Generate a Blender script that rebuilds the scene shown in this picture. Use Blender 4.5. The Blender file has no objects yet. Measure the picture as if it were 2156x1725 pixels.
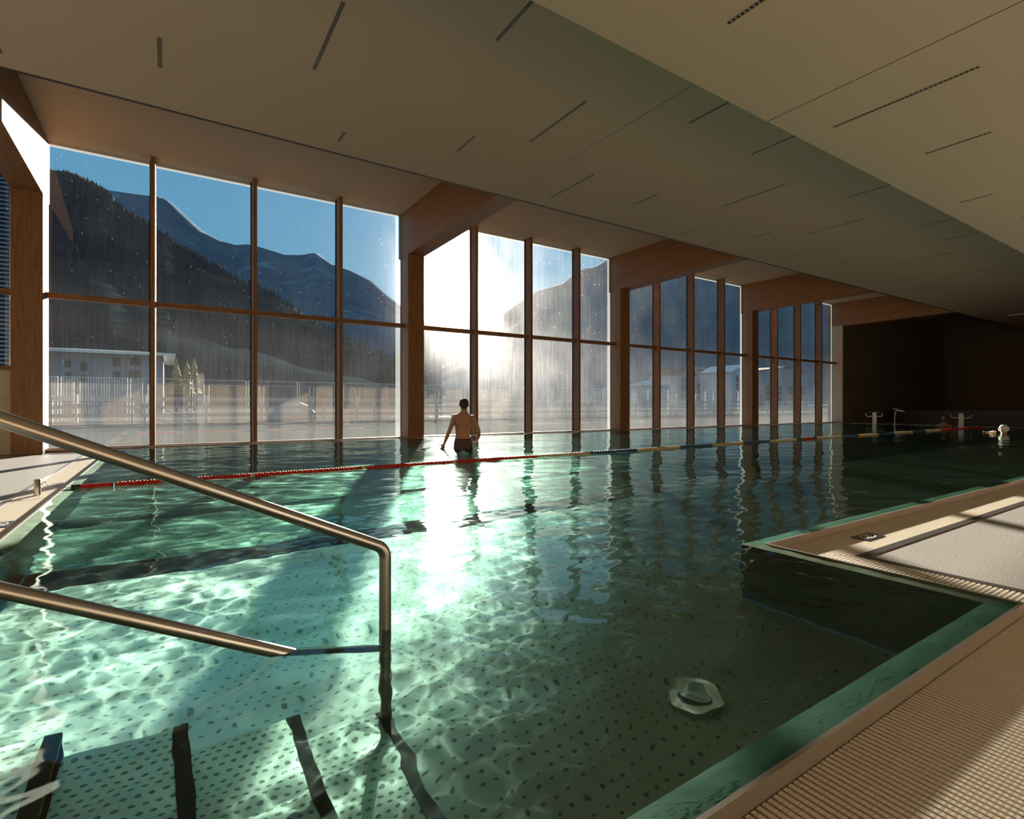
import bpy, math, random
import numpy as np
from mathutils import Vector, Matrix

C = bpy.context.scene.collection
SC = bpy.context.scene
rnd = random.Random(7)
PI = math.pi

# ------------------------------------------------------------------ camera
F_PX, U0, V0, EYE = 1110.0, 1078.0, 853.0, 0.8
YAW = math.atan(726 / 1110)
FWD = np.array([math.sin(YAW), math.cos(YAW), 0.0])
RGT = np.array([math.cos(YAW), -math.sin(YAW), 0.0])
cam_d = bpy.data.cameras.new('camera')
cam = bpy.data.objects.new('camera', cam_d)
C.objects.link(cam)
cam.location = (0, 0, EYE)
cam.rotation_euler = (PI / 2, 0, -YAW)
cam_d.sensor_fit = 'HORIZONTAL'
cam_d.sensor_width = 36.0
cam_d.lens = 36.0 * F_PX / 2156
cam_d.shift_y = (V0 - 862.5) / 2156
cam_d.clip_start = 0.02
cam_d.clip_end = 9000
SC.camera = cam


def ray(u, v):
    return FWD + (u - U0) / F_PX * RGT + np.array([0, 0, (V0 - v) / F_PX])


def on_y(u, v, y):
    r = ray(u, v)
    return np.array([0, 0, EYE]) + r * y / r[1]


# ------------------------------------------------------------------ light, sky, exposure
SUN_DIR = Vector((0.441, 0.906, 0.212)).normalized()
sun_d = bpy.data.lights.new('sun', 'SUN')
sun_d.energy = 36.0
sun_d.angle = math.radians(0.8)
sun_d.color = (1.0, 0.90, 0.76)
sun_d.cycles.is_caustics_light = True
sun = bpy.data.objects.new('sun', sun_d)
C.objects.link(sun)
sun.location = (40, 80, 22)
sun.rotation_euler = SUN_DIR.to_track_quat('Z', 'Y').to_euler()

world = bpy.data.worlds.new('sky')
SC.world = world
world.use_nodes = True
wn = world.node_tree
wn.nodes.clear()


def N(nt, typ, **kw):
    n = nt.nodes.new(typ)
    for k, v in kw.items():
        if k.startswith('i_'):
            n.inputs[k[2:].replace('_', ' ')].default_value = v
        else:
            setattr(n, k, v)
    return n


def M(nt, op, a, b=None, c=None, clamp=False):
    n = nt.nodes.new('ShaderNodeMath')
    n.operation = op
    n.use_clamp = clamp
    for i, x in enumerate((a, b, c)):
        if x is None:
            continue
        if isinstance(x, (int, float)):
            n.inputs[i].default_value = x
        else:
            nt.links.new(x, n.inputs[i])
    return n.outputs[0]


def mixc(nt, fac, a, b, blend='MIX'):
    n = nt.nodes.new('ShaderNodeMix')
    n.data_type = 'RGBA'
    n.blend_type = blend
    n.clamp_factor = True
    for s, x in ((0, fac), (6, a), (7, b)):
        if isinstance(x, (int, float, tuple)):
            n.inputs[s].default_value = x if not isinstance(x, tuple) else (x + (1,) if len(x) == 3 else x)
        else:
            nt.links.new(x, n.inputs[s])
    return n.outputs[2]


tc = N(wn, 'ShaderNodeTexCoord')
nrm = N(wn, 'ShaderNodeVectorMath', operation='NORMALIZE')
wn.links.new(tc.outputs['Generated'], nrm.inputs[0])
dot = N(wn, 'ShaderNodeVectorMath', operation='DOT_PRODUCT')
wn.links.new(nrm.outputs[0], dot.inputs[0])
dot.inputs[1].default_value = SUN_DIR
sep = N(wn, 'ShaderNodeSeparateXYZ')
wn.links.new(nrm.outputs[0], sep.inputs[0])
up = M(wn, 'MAXIMUM', sep.outputs[2], 0.0)
hz = M(wn, 'POWER', M(wn, 'SUBTRACT', 1.0, up), 5.0)
base = mixc(wn, hz, (0.085, 0.31, 0.53), (0.18, 0.45, 0.60))
ang = M(wn, 'ARCCOSINE', M(wn, 'MINIMUM', dot.outputs['Value'], 0.99999))
aure = M(wn, 'EXPONENT', M(wn, 'MULTIPLY', ang, -1 / math.radians(8.0)))
core = M(wn, 'EXPONENT', M(wn, 'MULTIPLY', M(wn, 'POWER', ang, 2.0), -1 / math.radians(2.3) ** 2))
g1 = mixc(wn, 1.0, base, mixc(wn, aure, (0, 0, 0), (0.42, 0.40, 0.38)), 'ADD')
g2 = mixc(wn, 1.0, g1, mixc(wn, core, (0, 0, 0), (42, 40, 37)), 'ADD')
bg = N(wn, 'ShaderNodeBackground')
wn.links.new(g2, bg.inputs[0])
bg.inputs[1].default_value = 1.0
wo = N(wn, 'ShaderNodeOutputWorld')
wn.links.new(bg.outputs[0], wo.inputs[0])
world.cycles.sampling_method = 'AUTOMATIC'

SC.view_settings.view_transform = 'Standard'
SC.view_settings.look = 'None'
SC.view_settings.gamma = 1
SC.view_settings.use_curve_mapping = False
SC.view_settings.exposure = 0.0
SC.cycles.use_denoising = True
SC.cycles.max_bounces = 9
SC.cycles.diffuse_bounces = 4
SC.cycles.glossy_bounces = 4
SC.cycles.transmission_bounces = 6
SC.cycles.transparent_max_bounces = 16
SC.cycles.caustics_reflective = False
SC.cycles.caustics_refractive = True
SC.cycles.sample_clamp_indirect = 3.0
SC.cycles.blur_glossy = 0.5


# ------------------------------------------------------------------ materials
def new_mat(name):
    m = bpy.data.materials.new(name)
    m.use_nodes = True
    nt = m.node_tree
    nt.nodes.clear()
    out = N(nt, 'ShaderNodeOutputMaterial')
    return m, nt, out


def obj_co(nt, scale=(1, 1, 1), rot=(0, 0, 0)):
    t = N(nt, 'ShaderNodeNewGeometry')
    mp = N(nt, 'ShaderNodeMapping')
    mp.inputs['Scale'].default_value = scale
    mp.inputs['Rotation'].default_value = rot
    nt.links.new(t.outputs['Position'], mp.inputs[0])
    return mp.outputs[0]


def noise(nt, vec, scale=5, detail=3, rough=.5):
    n = N(nt, 'ShaderNodeTexNoise')
    n.inputs['Scale'].default_value = scale
    n.inputs['Detail'].default_value = detail
    n.inputs['Roughness'].default_value = rough
    if vec is not None:
        nt.links.new(vec, n.inputs['Vector'])
    return n.outputs['Fac']


def ramp(nt, fac, a, b, lo=0.0, hi=1.0):
    n = N(nt, 'ShaderNodeMapRange')
    n.inputs[1].default_value = lo
    n.inputs[2].default_value = hi
    n.inputs[3].default_value = a
    n.inputs[4].default_value = b
    nt.links.new(fac, n.inputs[0])
    return n.outputs[0]


def simple(name, col, rough=.6, metal=0.0, var=.0, vscale=8, bump=0.0, bscale=60, stretch=(1, 1, 1), spec=.5):
    m, nt, out = new_mat(name)
    b = N(nt, 'ShaderNodeBsdfPrincipled')
    b.inputs['Roughness'].default_value = rough
    b.inputs['Metallic'].default_value = metal
    b.inputs['Specular IOR Level'].default_value = spec
    co = obj_co(nt, stretch)
    if var > 0:
        f = noise(nt, co, vscale, 4)
        lo = tuple(c * (1 - var) for c in col)
        hi = tuple(min(1, c * (1 + var)) for c in col)
        nt.links.new(mixc(nt, f, lo, hi), b.inputs['Base Color'])
    else:
        b.inputs['Base Color'].default_value = col + (1,)
    if bump > 0:
        bp = N(nt, 'ShaderNodeBump')
        bp.inputs['Strength'].default_value = bump
        bp.inputs['Distance'].default_value = 0.01
        nt.links.new(noise(nt, co, bscale, 3), bp.inputs['Height'])
        nt.links.new(bp.outputs[0], b.inputs['Normal'])
    nt.links.new(b.outputs[0], out.inputs[0])
    return m


def wood(name, dark, light, axis):
    """laminated timber: long narrow staves running along the given axis (0 x, 1 y, 2 z)"""
    m, nt, out = new_mat(name)
    geo = N(nt, 'ShaderNodeNewGeometry')
    s = N(nt, 'ShaderNodeSeparateXYZ')
    nt.links.new(geo.outputs['Position'], s.inputs[0])
    o = [0, 1, 2]
    o.remove(axis)
    along = s.outputs[axis]
    across = M(nt, 'ADD', s.outputs[o[0]], s.outputs[o[1]])
    lane = M(nt, 'FLOOR', M(nt, 'MULTIPLY', across, 1 / 0.017))
    wn1 = N(nt, 'ShaderNodeTexWhiteNoise', noise_dimensions='1D')
    nt.links.new(lane, wn1.inputs['W'])
    seg = M(nt, 'FLOOR', M(nt, 'ADD', M(nt, 'MULTIPLY', along, 1 / 0.34), M(nt, 'MULTIPLY', wn1.outputs['Value'], 9.0)))
    cmb = N(nt, 'ShaderNodeCombineXYZ')
    nt.links.new(lane, cmb.inputs[0])
    nt.links.new(seg, cmb.inputs[1])
    wn2 = N(nt, 'ShaderNodeTexWhiteNoise', noise_dimensions='2D')
    nt.links.new(cmb.outputs[0], wn2.inputs['Vector'])
    sc = [60.0, 60.0, 60.0]
    sc[axis] = 3.0
    grain = noise(nt, obj_co(nt, tuple(sc)), 1.0, 4, .6)
    f = M(nt, 'ADD', M(nt, 'MULTIPLY', wn2.outputs['Value'], .38), M(nt, 'MULTIPLY', grain, .62), clamp=True)
    b = N(nt, 'ShaderNodeBsdfPrincipled')
    nt.links.new(mixc(nt, f, dark, light), b.inputs['Base Color'])
    b.inputs['Roughness'].default_value = .55
    bp = N(nt, 'ShaderNodeBump')
    bp.inputs['Strength'].default_value = .15
    bp.inputs['Distance'].default_value = .004
    nt.links.new(f, bp.inputs['Height'])
    nt.links.new(bp.outputs[0], b.inputs['Normal'])
    nt.links.new(b.outputs[0], out.inputs[0])
    return m


W_DARK, W_LIGHT = (0.110, 0.048, 0.016), (0.31, 0.155, 0.056)
MAT = {}
MAT['wood_z'] = wood('timber upright', W_DARK, W_LIGHT, 2)
MAT['wood_y'] = wood('timber beam', W_DARK, W_LIGHT, 1)
MAT['wood_x'] = wood('timber rail', W_DARK, W_LIGHT, 0)
MAT['plaster'] = simple('ceiling plaster', (0.46, 0.39, 0.305), .9, var=.03, vscale=1.2)
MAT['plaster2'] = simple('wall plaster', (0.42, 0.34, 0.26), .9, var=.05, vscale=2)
MAT['shadewall'] = simple('shade-darkened wall render', (0.15, 0.135, 0.11), .95, var=.25, vscale=.8)  # base colour darkened to carry the shade at the far end
MAT['black'] = simple('black metal', (0.012, 0.012, 0.012), .5)
MAT['gasket'] = simple('dark gasket', (0.02, 0.018, 0.015), .6)
MAT['steel'] = simple('brushed stainless steel', (0.39, 0.385, 0.37), .30, 1.0, var=.12, vscale=3, stretch=(1, 1, 1))
MAT['rim'] = simple('pool rim steel', (0.33, 0.30, 0.26), .38, .75, var=.15, vscale=6)
MAT['trim'] = simple('dark steel trim', (0.13, 0.12, 0.11), .35, .7, var=.2, vscale=12)
MAT['white'] = simple('white paint', (0.72, 0.70, 0.66), .6)
MAT['ledge'] = simple('drain metal', (0.5, 0.49, 0.47), .3, .8)
MAT['skin'] = simple('skin', (0.40, 0.235, 0.16), .55, var=.08, vscale=14)
MAT['hair'] = simple('dark brown hair', (0.045, 0.026, 0.016), .7, var=.4, vscale=120, bump=.6, bscale=150)
MAT['hair_white'] = simple('white hair', (0.80, 0.76, 0.68), .8, var=.25, vscale=60, bump=.8, bscale=70)
MAT['red'] = simple('red plastic', (0.55, 0.035, 0.012), .6, spec=.25)
MAT['bead_white'] = simple('cream plastic', (0.58, 0.50, 0.36), .6, spec=.25)
MAT['blue'] = simple('navy plastic', (0.012, 0.06, 0.16), .35)
MAT['yellow'] = simple('yellow plastic', (0.75, 0.45, 0.04), .4)
MAT['blackplastic'] = simple('black plastic', (0.02, 0.02, 0.02), .4)
MAT['signblue'] = simple('sign plate', (0.02, 0.03, 0.06), .3)
MAT['signwhite'] = simple('sign print', (0.62, 0.55, 0.44), .5)
MAT['concrete_out'] = simple('pale paving', (0.085, 0.09, 0.09), .9, spec=0, var=.18, vscale=.6)
MAT['galv'] = simple('galvanised steel', (0.32, 0.35, 0.36), .4, .5)
MAT['board'] = simple('pale plank', (0.28, 0.30, 0.30), .7, var=.1)


def deck_tile():
    m, nt, out = new_mat('deck tile')
    b = N(nt, 'ShaderNodeBsdfPrincipled')
    co = obj_co(nt)
    f = noise(nt, co, 5, 4)
    col = mixc(nt, f, (0.20, 0.19, 0.172), (0.235, 0.225, 0.205))
    br = N(nt, 'ShaderNodeTexBrick')
    br.inputs['Scale'].default_value = 1
    br.inputs['Mortar Size'].default_value = .002
    br.inputs['Brick Width'].default_value = .9
    br.inputs['Row Height'].default_value = .9
    br.offset = 0
    nt.links.new(co, br.inputs[0])
    nt.links.new(mixc(nt, M(nt, 'MULTIPLY', br.outputs['Fac'], .25), col, (0.2, 0.17, 0.13)), b.inputs['Base Color'])
    b.inputs['Roughness'].default_value = .5
    bp = N(nt, 'ShaderNodeBump')
    bp.inputs['Strength'].default_value = .35
    bp.inputs['Distance'].default_value = .004
    nt.links.new(noise(nt, co, 90, 2), bp.inputs['Height'])
    nt.links.new(bp.outputs[0], b.inputs['Normal'])
    nt.links.new(b.outputs[0], out.inputs[0])
    return m


MAT['tile'] = deck_tile()


def grate_mat(axis):
    """cream slats with rows of small raised nubs across them; axis = direction the slats run"""
    m, nt, out = new_mat('cream grating slat')
    b = N(nt, 'ShaderNodeBsdfPrincipled')
    geo = N(nt, 'ShaderNodeNewGeometry')
    s = N(nt, 'ShaderNodeSeparateXYZ')
    nt.links.new(geo.outputs['Position'], s.inputs[0])
    w = M(nt, 'SINE', M(nt, 'MULTIPLY', s.outputs[axis], 2 * PI / 0.011))
    f = noise(nt, geo.outputs['Position'], 9, 3)
    nt.links.new(mixc(nt, f, (0.50, 0.455, 0.37), (0.58, 0.53, 0.44)), b.inputs['Base Color'])
    b.inputs['Roughness'].default_value = .38
    bp = N(nt, 'ShaderNodeBump')
    bp.inputs['Strength'].default_value = .16
    bp.inputs['Distance'].default_value = .0015
    nt.links.new(w, bp.inputs['Height'])
    nt.links.new(bp.outputs[0], b.inputs['Normal'])
    nt.links.new(b.outputs[0], out.inputs[0])
    return m


MAT['grate_x'] = grate_mat(0)
MAT['grate_y'] = grate_mat(1)


def dotted_steel(name, pitch, r, col, stud_shade):
    """stainless pool plate embossed with staggered rows of anti-slip studs"""
    m, nt, out = new_mat(name)
    geo = N(nt, 'ShaderNodeNewGeometry')
    s = N(nt, 'ShaderNodeSeparateXYZ')
    nt.links.new(geo.outputs['Position'], s.inputs[0])
    row = M(nt, 'FLOOR', M(nt, 'DIVIDE', s.outputs[1], pitch))
    odd = M(nt, 'MULTIPLY', M(nt, 'MODULO', row, 2.0), .5)
    fx = M(nt, 'SUBTRACT', M(nt, 'FRACT', M(nt, 'ADD', M(nt, 'DIVIDE', s.outputs[0], pitch), odd)), .5)
    fy = M(nt, 'SUBTRACT', M(nt, 'FRACT', M(nt, 'DIVIDE', s.outputs[1], pitch)), .5)
    d = M(nt, 'SQRT', M(nt, 'ADD', M(nt, 'MULTIPLY', fx, fx), M(nt, 'MULTIPLY', M(nt, 'MULTIPLY', fy, fy), 2.2)))
    up_ = M(nt, 'GREATER_THAN', geo.outputs['Normal'], .5)
    disc = ramp(nt, d, 1.0, 0.0, r * .8, r)
    sn = N(nt, 'ShaderNodeSeparateXYZ')
    nt.links.new(geo.outputs['Normal'], sn.inputs[0])
    mask = M(nt, 'MULTIPLY', disc, M(nt, 'GREATER_THAN', M(nt, 'ABSOLUTE', sn.outputs[2]), .7))
    b = N(nt, 'ShaderNodeBsdfPrincipled')
    f = noise(nt, geo.outputs['Position'], 2.5, 3)
    c0 = mixc(nt, f, tuple(x * .85 for x in col), tuple(min(1, x * 1.1) for x in col))
    nt.links.new(mixc(nt, M(nt, 'MULTIPLY', mask, .72), c0, stud_shade), b.inputs['Base Color'])  # shaded look of the studs is put into their dark colour
    # steel sheets brushed along y: highlights spread across x
    b.inputs['Roughness'].default_value = .28
    b.inputs['Metallic'].default_value = .985
    b.inputs['Anisotropic'].default_value = 1.0
    b.inputs['Tangent'].default_value = (1, 0, 0)
    tg = N(nt, 'ShaderNodeCombineXYZ')
    tg.inputs[0].default_value = 1.0
    nt.links.new(tg.outputs[0], b.inputs['Tangent'])
    bp = N(nt, 'ShaderNodeBump')
    bp.inputs['Strength'].default_value = .6
    bp.inputs['Distance'].default_value = .004
    nt.links.new(disc, bp.inputs['Height'])
    nt.links.new(bp.outputs[0], b.inputs['Normal'])
    nt.links.new(b.outputs[0], out.inputs[0])
    return m


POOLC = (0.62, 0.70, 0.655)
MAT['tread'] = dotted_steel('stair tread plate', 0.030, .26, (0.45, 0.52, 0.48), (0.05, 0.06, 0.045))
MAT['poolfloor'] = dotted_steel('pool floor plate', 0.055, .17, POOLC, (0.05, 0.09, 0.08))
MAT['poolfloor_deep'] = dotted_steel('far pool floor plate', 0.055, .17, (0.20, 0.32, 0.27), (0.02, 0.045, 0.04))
MAT['poolwall'] = simple('pool wall plate', (0.018, 0.07, 0.055), .6, var=.15, vscale=3)
MAT['rim_reflect'] = simple('reflection-toned rim band', (0.17, 0.14, 0.105), .4, .3, var=.3, vscale=9)  # same submerged steel band; brown reflection tone put into the colour
MAT['poolrimband'] = simple('submerged rim band', (0.045, 0.125, 0.08), .4, var=.35, vscale=7, stretch=(1, 3, 1))  # green of sunlit water put into the steel's colour


def water_mat():
    m, nt, out = new_mat('pool water')
    g = N(nt, 'ShaderNodeBsdfGlass')
    g.inputs['IOR'].default_value = 1.333
    g.inputs['Roughness'].default_value = 0.045
    g.inputs['Color'].default_value = (0.74, 0.925, 0.865, 1)
    nt.links.new(g.outputs[0], out.inputs[0])
    return m


MAT['water'] = water_mat()


def glass_mat():
    """window pane: clear, faintly mirroring, with dust and dried run marks that scatter low sun, plus a veil low down put in for outside haze"""
    m, nt, out = new_mat('dusty window glass')
    tr = N(nt, 'ShaderNodeBsdfTransparent')
    tr.inputs[0].default_value = (0.93, 0.95, 0.95, 1)
    gl = N(nt, 'ShaderNodeBsdfGlossy')
    gl.inputs['Roughness'].default_value = 0.0
    lw = N(nt, 'ShaderNodeLayerWeight')
    lw.inputs['Blend'].default_value = .5
    fz = M(nt, 'ADD', M(nt, 'MULTIPLY', M(nt, 'POWER', lw.outputs['Facing'], 4.0), .55), .055)
    m1 = N(nt, 'ShaderNodeMixShader')
    nt.links.new(fz, m1.inputs[0])
    nt.links.new(tr.outputs[0], m1.inputs[1])
    nt.links.new(gl.outputs[0], m1.inputs[2])
    # dust
    streak = noise(nt, obj_co(nt, (38, 1, 1.1)), 1.0, 4, .65)
    patch = noise(nt, obj_co(nt, (1.1, 1, .9)), 1.0, 2, .5)
    v = N(nt, 'ShaderNodeTexVoronoi')
    v.inputs['Scale'].default_value = 1.0
    v.inputs['Randomness'].default_value = 1.0
    nt.links.new(obj_co(nt, (34, 1, 6)), v.inputs['Vector'])
    sepc = N(nt, 'ShaderNodeSeparateColor')
    nt.links.new(v.outputs['Color'], sepc.inputs[0])
    speck = M(nt, 'MULTIPLY', M(nt, 'LESS_THAN', v.outputs['Distance'], .085), M(nt, 'GREATER_THAN', sepc.outputs[0], .72))
    geo = N(nt, 'ShaderNodeNewGeometry')
    s = N(nt, 'ShaderNodeSeparateXYZ')
    nt.links.new(geo.outputs['Position'], s.inputs[0])
    low = ramp(nt, s.outputs[2], 2.0, .33, 0.0, 3.2)  # scatter grows toward the floor, painting in the pale haze outside
    dust = M(nt, 'MULTIPLY', M(nt, 'MULTIPLY', ramp(nt, streak, .75, 1.25, .35, .7), ramp(nt, patch, .6, 1.3, .3, .7)), low)
    sc_w = M(nt, 'ADD', M(nt, 'MULTIPLY', dust, .011), M(nt, 'MULTIPLY', speck, .13), clamp=True)
    tl = N(nt, 'ShaderNodeBsdfTranslucent')
    tl.inputs[0].default_value = (.95, .97, 1.0, 1)
    rf = N(nt, 'ShaderNodeBsdfRefraction')
    rf.inputs['IOR'].default_value = 1.18
    rf.inputs['Roughness'].default_value = .85
    m0 = N(nt, 'ShaderNodeMixShader')
    m0.inputs[0].default_value = .52
    nt.links.new(rf.outputs[0], m0.inputs[1])
    nt.links.new(tl.outputs[0], m0.inputs[2])
    m2 = N(nt, 'ShaderNodeMixShader')
    nt.links.new(sc_w, m2.inputs[0])
    nt.links.new(m1.outputs[0], m2.inputs[1])
    nt.links.new(m0.outputs[0], m2.inputs[2])
    nt.links.new(m2.outputs[0], out.inputs[0])
    return m


MAT['glass'] = glass_mat()


def lit_edge_mat():  # translucent strip standing in for a pale frame edge lit by sun
    m, nt, out = new_mat('sunlit frame edge')
    tl = N(nt, 'ShaderNodeBsdfTranslucent')
    tl.inputs[0].default_value = (.55, .6, .62, 1)
    tr = N(nt, 'ShaderNodeBsdfTransparent')
    mx = N(nt, 'ShaderNodeMixShader')
    mx.inputs[0].default_value = .10
    nt.links.new(tr.outputs[0], mx.inputs[1])
    nt.links.new(tl.outputs[0], mx.inputs[2])
    nt.links.new(mx.outputs[0], out.inputs[0])
    return m


MAT['lit_edge'] = lit_edge_mat()


def trunks_mat():
    m, nt, out = new_mat('patterned swim trunks')
    b = N(nt, 'ShaderNodeBsdfPrincipled')
    w = N(nt, 'ShaderNodeTexWave')
    w.inputs['Scale'].default_value = 14
    w.inputs['Distortion'].default_value = 9
    w.inputs['Detail Scale'].default_value = 1.2
    nt.links.new(obj_co(nt), w.inputs['Vector'])
    nt.links.new(mixc(nt, w.outputs['Fac'], (0.045, 0.025, 0.03), (0.13, 0.10, 0.10)), b.inputs['Base Color'])
    b.inputs['Roughness'].default_value = .8
    nt.links.new(b.outputs[0], out.inputs[0])
    return m


MAT['trunks'] = trunks_mat()
MAT['waistband'] = simple('plum waistband', (0.07, 0.025, 0.04), .8)


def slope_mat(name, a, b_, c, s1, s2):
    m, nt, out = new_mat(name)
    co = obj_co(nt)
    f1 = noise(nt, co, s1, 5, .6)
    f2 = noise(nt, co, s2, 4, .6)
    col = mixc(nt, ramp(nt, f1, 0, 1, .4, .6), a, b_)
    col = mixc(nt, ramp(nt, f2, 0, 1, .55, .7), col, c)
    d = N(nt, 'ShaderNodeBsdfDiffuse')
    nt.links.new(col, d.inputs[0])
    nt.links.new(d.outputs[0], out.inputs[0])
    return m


# ------------------------------------------------------------------ mesh helpers
class MB:
    def __init__(self):
        self.v, self.f, self.mi, self.sm = [], [], [], []

    def add(self, verts, faces, mi=0, smooth=False):
        o = len(self.v)
        self.v += [tuple(map(float, p)) for p in verts]
        for f in faces:
            self.f.append([o + i for i in f])
            self.mi.append(mi)
            self.sm.append(smooth)
        return self

    def box(self, x0, x1, y0, y1, z0, z1, mi=0):
        v = [(x, y, z) for z in (z0, z1) for y in (y0, y1) for x in (x0, x1)]
        return self.add(v, [(0, 2, 3, 1), (4, 5, 7, 6), (0, 1, 5, 4), (2, 6, 7, 3), (0, 4, 6, 2), (1, 3, 7, 5)], mi)

    def prism(self, pts, z0, z1, mi=0):
        """pts: CCW outline in x, y"""
        n = len(pts)
        v = [(p[0], p[1], z0) for p in pts] + [(p[0], p[1], z1) for p in pts]
        f = [tuple(range(n))[::-1], tuple(range(n, 2 * n))] + [(i, (i + 1) % n, n + (i + 1) % n, n + i) for i in range(n)]
        return self.add(v, f, mi)

    def tube(self, pts, r, seg=16, mi=0, cap=True, smooth=True, squash=None):
        pts = [Vector(p) for p in pts]
        rs = r if isinstance(r, (list, tuple)) else [r] * len(pts)
        rings = []
        t0 = (pts[1] - pts[0]).normalized()
        ref = Vector((0, 0, 1)) if abs(t0.z) < .9 else Vector((0, 1, 0))
        nx = t0.cross(ref).normalized()
        for i, p in enumerate(pts):
            t = (pts[min(i + 1, len(pts) - 1)] - pts[max(i - 1, 0)]).normalized()
            nx = (nx - t * nx.dot(t)).normalized()
            ny = t.cross(nx)
            rings.append([p + (nx * math.cos(2 * PI * k / seg) + ny * math.sin(2 * PI * k / seg)) * rs[i] for k in range(seg)])
        v = [q for rg in rings for q in rg]
        f = []
        for i in range(len(pts) - 1):
            for k in range(seg):
                a, b = i * seg + k, i * seg + (k + 1) % seg
                f.append((a, b, b + seg, a + seg))
        self.add(v, f, mi, smooth)
        if cap:
            self.add(rings[0], [tuple(range(seg))[::-1]], mi)
            self.add(rings[-1], [tuple(range(seg))], mi)
        return self

    def loft(self, rings, mi=0, smooth=True, cap=True):
        n = len(rings[0])
        v = [q for rg in rings for q in rg]
        f = []
        for i in range(len(rings) - 1):
            for k in range(n):
                a, b = i * n + k, i * n + (k + 1) % n
                f.append((a, b, b + n, a + n))
        if cap:
            f += [tuple(range(n))[::-1], tuple(range((len(rings) - 1) * n, len(rings) * n))]
        return self.add(v, f, mi, smooth)

    def ball(self, c, rx, ry=None, rz=None, seg=16, rows=10, mi=0, frame=None):
        ry = ry or rx
        rz = rz or rx
        fr = frame or (Vector((1, 0, 0)), Vector((0, 1, 0)), Vector((0, 0, 1)))
        c = Vector(c)
        rings = []
        for j in range(rows + 1):
            th = PI * (j + .02 * (j == 0) - .02 * (j == rows)) / rows
            rings.append([c + fr[0] * (rx * math.sin(th) * math.cos(2 * PI * k / seg)) + fr[1] * (ry * math.sin(th) * math.sin(2 * PI * k / seg)) - fr[2] * (rz * math.cos(th)) for k in range(seg)])
        return self.loft(rings, mi)

    def build(self, name, mats, parent=None):
        if not isinstance(mats, (list, tuple)):
            mats = [mats]
        me = bpy.data.meshes.new(name)
        me.from_pydata(self.v, [], self.f)
        me.polygons.foreach_set('material_index', self.mi)
        me.polygons.foreach_set('use_smooth', self.sm)
        for m in mats:
            me.materials.append(m if not isinstance(m, str) else MAT[m])
        me.update()
        o = bpy.data.objects.new(name, me)
        C.objects.link(o)
        if parent is not None:
            o.parent = parent
            o.matrix_parent_inverse = Matrix.Translation(-parent.location)
        return o


def grid_mesh(name, xs, ys, zf, mat, keep=None, parent=None):
    nx, ny = len(xs), len(ys)
    X, Y = np.meshgrid(xs, ys)
    P = np.stack([X, Y, zf(X, Y)], -1).reshape(-1, 3)
    i = np.arange(nx * ny).reshape(ny, nx)
    q = np.stack([i[:-1, :-1], i[:-1, 1:], i[1:, 1:], i[1:, :-1]], -1).reshape(-1, 4)
    if keep is not None:
        cx, cy = P[q, 0].mean(1), P[q, 1].mean(1)
        q = q[keep(cx, cy)]
        used, inv = np.unique(q, return_inverse=True)
        P = P[used]
        q = inv.reshape(-1, 4)
    me = bpy.data.meshes.new(name)
    me.vertices.add(len(P))
    me.vertices.foreach_set('co', P.ravel())
    me.loops.add(q.size)
    me.loops.foreach_set('vertex_index', q.ravel().astype(np.int32))
    me.polygons.add(len(q))
    me.polygons.foreach_set('loop_start', np.arange(0, q.size, 4, dtype=np.int32))
    me.polygons.foreach_set('use_smooth', np.ones(len(q), bool))
    me.update()
    me.validate()
    me.materials.append(mat)
    o = bpy.data.objects.new(name, me)
    C.objects.link(o)
    if parent is not None:
        o.parent = parent
    return o


def tag(o, label=None, cat=None, group=None, kind=None):
    if label:
        o['label'] = label
    if cat:
        o['category'] = cat
    if group:
        o['group'] = group
    if kind:
        o['kind'] = kind
    return o


def empty(name, loc, label=None, cat=None, group=None, kind=None):
    o = bpy.data.objects.new(name, None)
    C.objects.link(o)
    o.location = loc
    o.empty_display_size = .1
    return tag(o, label, cat, group, kind)


def struct(o, label=None):
    return tag(o, label, kind='structure')


# ------------------------------------------------------------------ dimensions (metres; z = 0 is the water)
XL, YN, YF, XE = -0.82, 0.657, 11.85, 25.0      # pool lips: left, near, facade side, far end
XC, YC = 2.88, 1.745                            # inner corner of the wide pool
YG = 12.35                                      # glass plane
ZD = -0.045                                     # deck level
ZS, ZC, ZC2 = 5.51, 4.46, 3.64                  # soffit, main ceiling, low ceiling
YC1, YC2 = 7.79, 3.02                           # their edges
COLX = [-2.19 + 7.03 * k for k in range(5)]
YB, XR, XW = -3.5, 38.0, -10.0                  # back wall, end wall, left wall

# ------------------------------------------------------------------ big structure
# floor
fl = MB()
GW = 0.33
fl.prism([(XW, YB), (XR, YB), (XR, YN - GW - .05), (XW, YN - GW - .05)], -.3, ZD)
fl.prism([(XC + GW + .05, YN - GW - .05), (XR, YN - GW - .05), (XR, YC - GW - .05), (XC + GW + .05, YC - GW - .05)], -.3, ZD)
fl.prism([(XE + .55, YC - GW - .05), (XR, YC - GW - .05), (XR, 13.0), (XE + .55, 13.0)], -.3, ZD)
fl.prism([(XW, YN - GW - .05), (XL - GW - .05, YN - GW - .05), (XL - GW - .05, 13.0), (XW, 13.0)], -.3, ZD)
fl.prism([(XL - GW - .05, YF + .22), (XE + .55, YF + .22), (XE + .55, 13.0), (XL - GW - .05, 13.0)], -.3, ZD)
struct(fl.build('floor', 'tile'), 'pale beige tiled pool deck with sun patches and mullion shadows')

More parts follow.
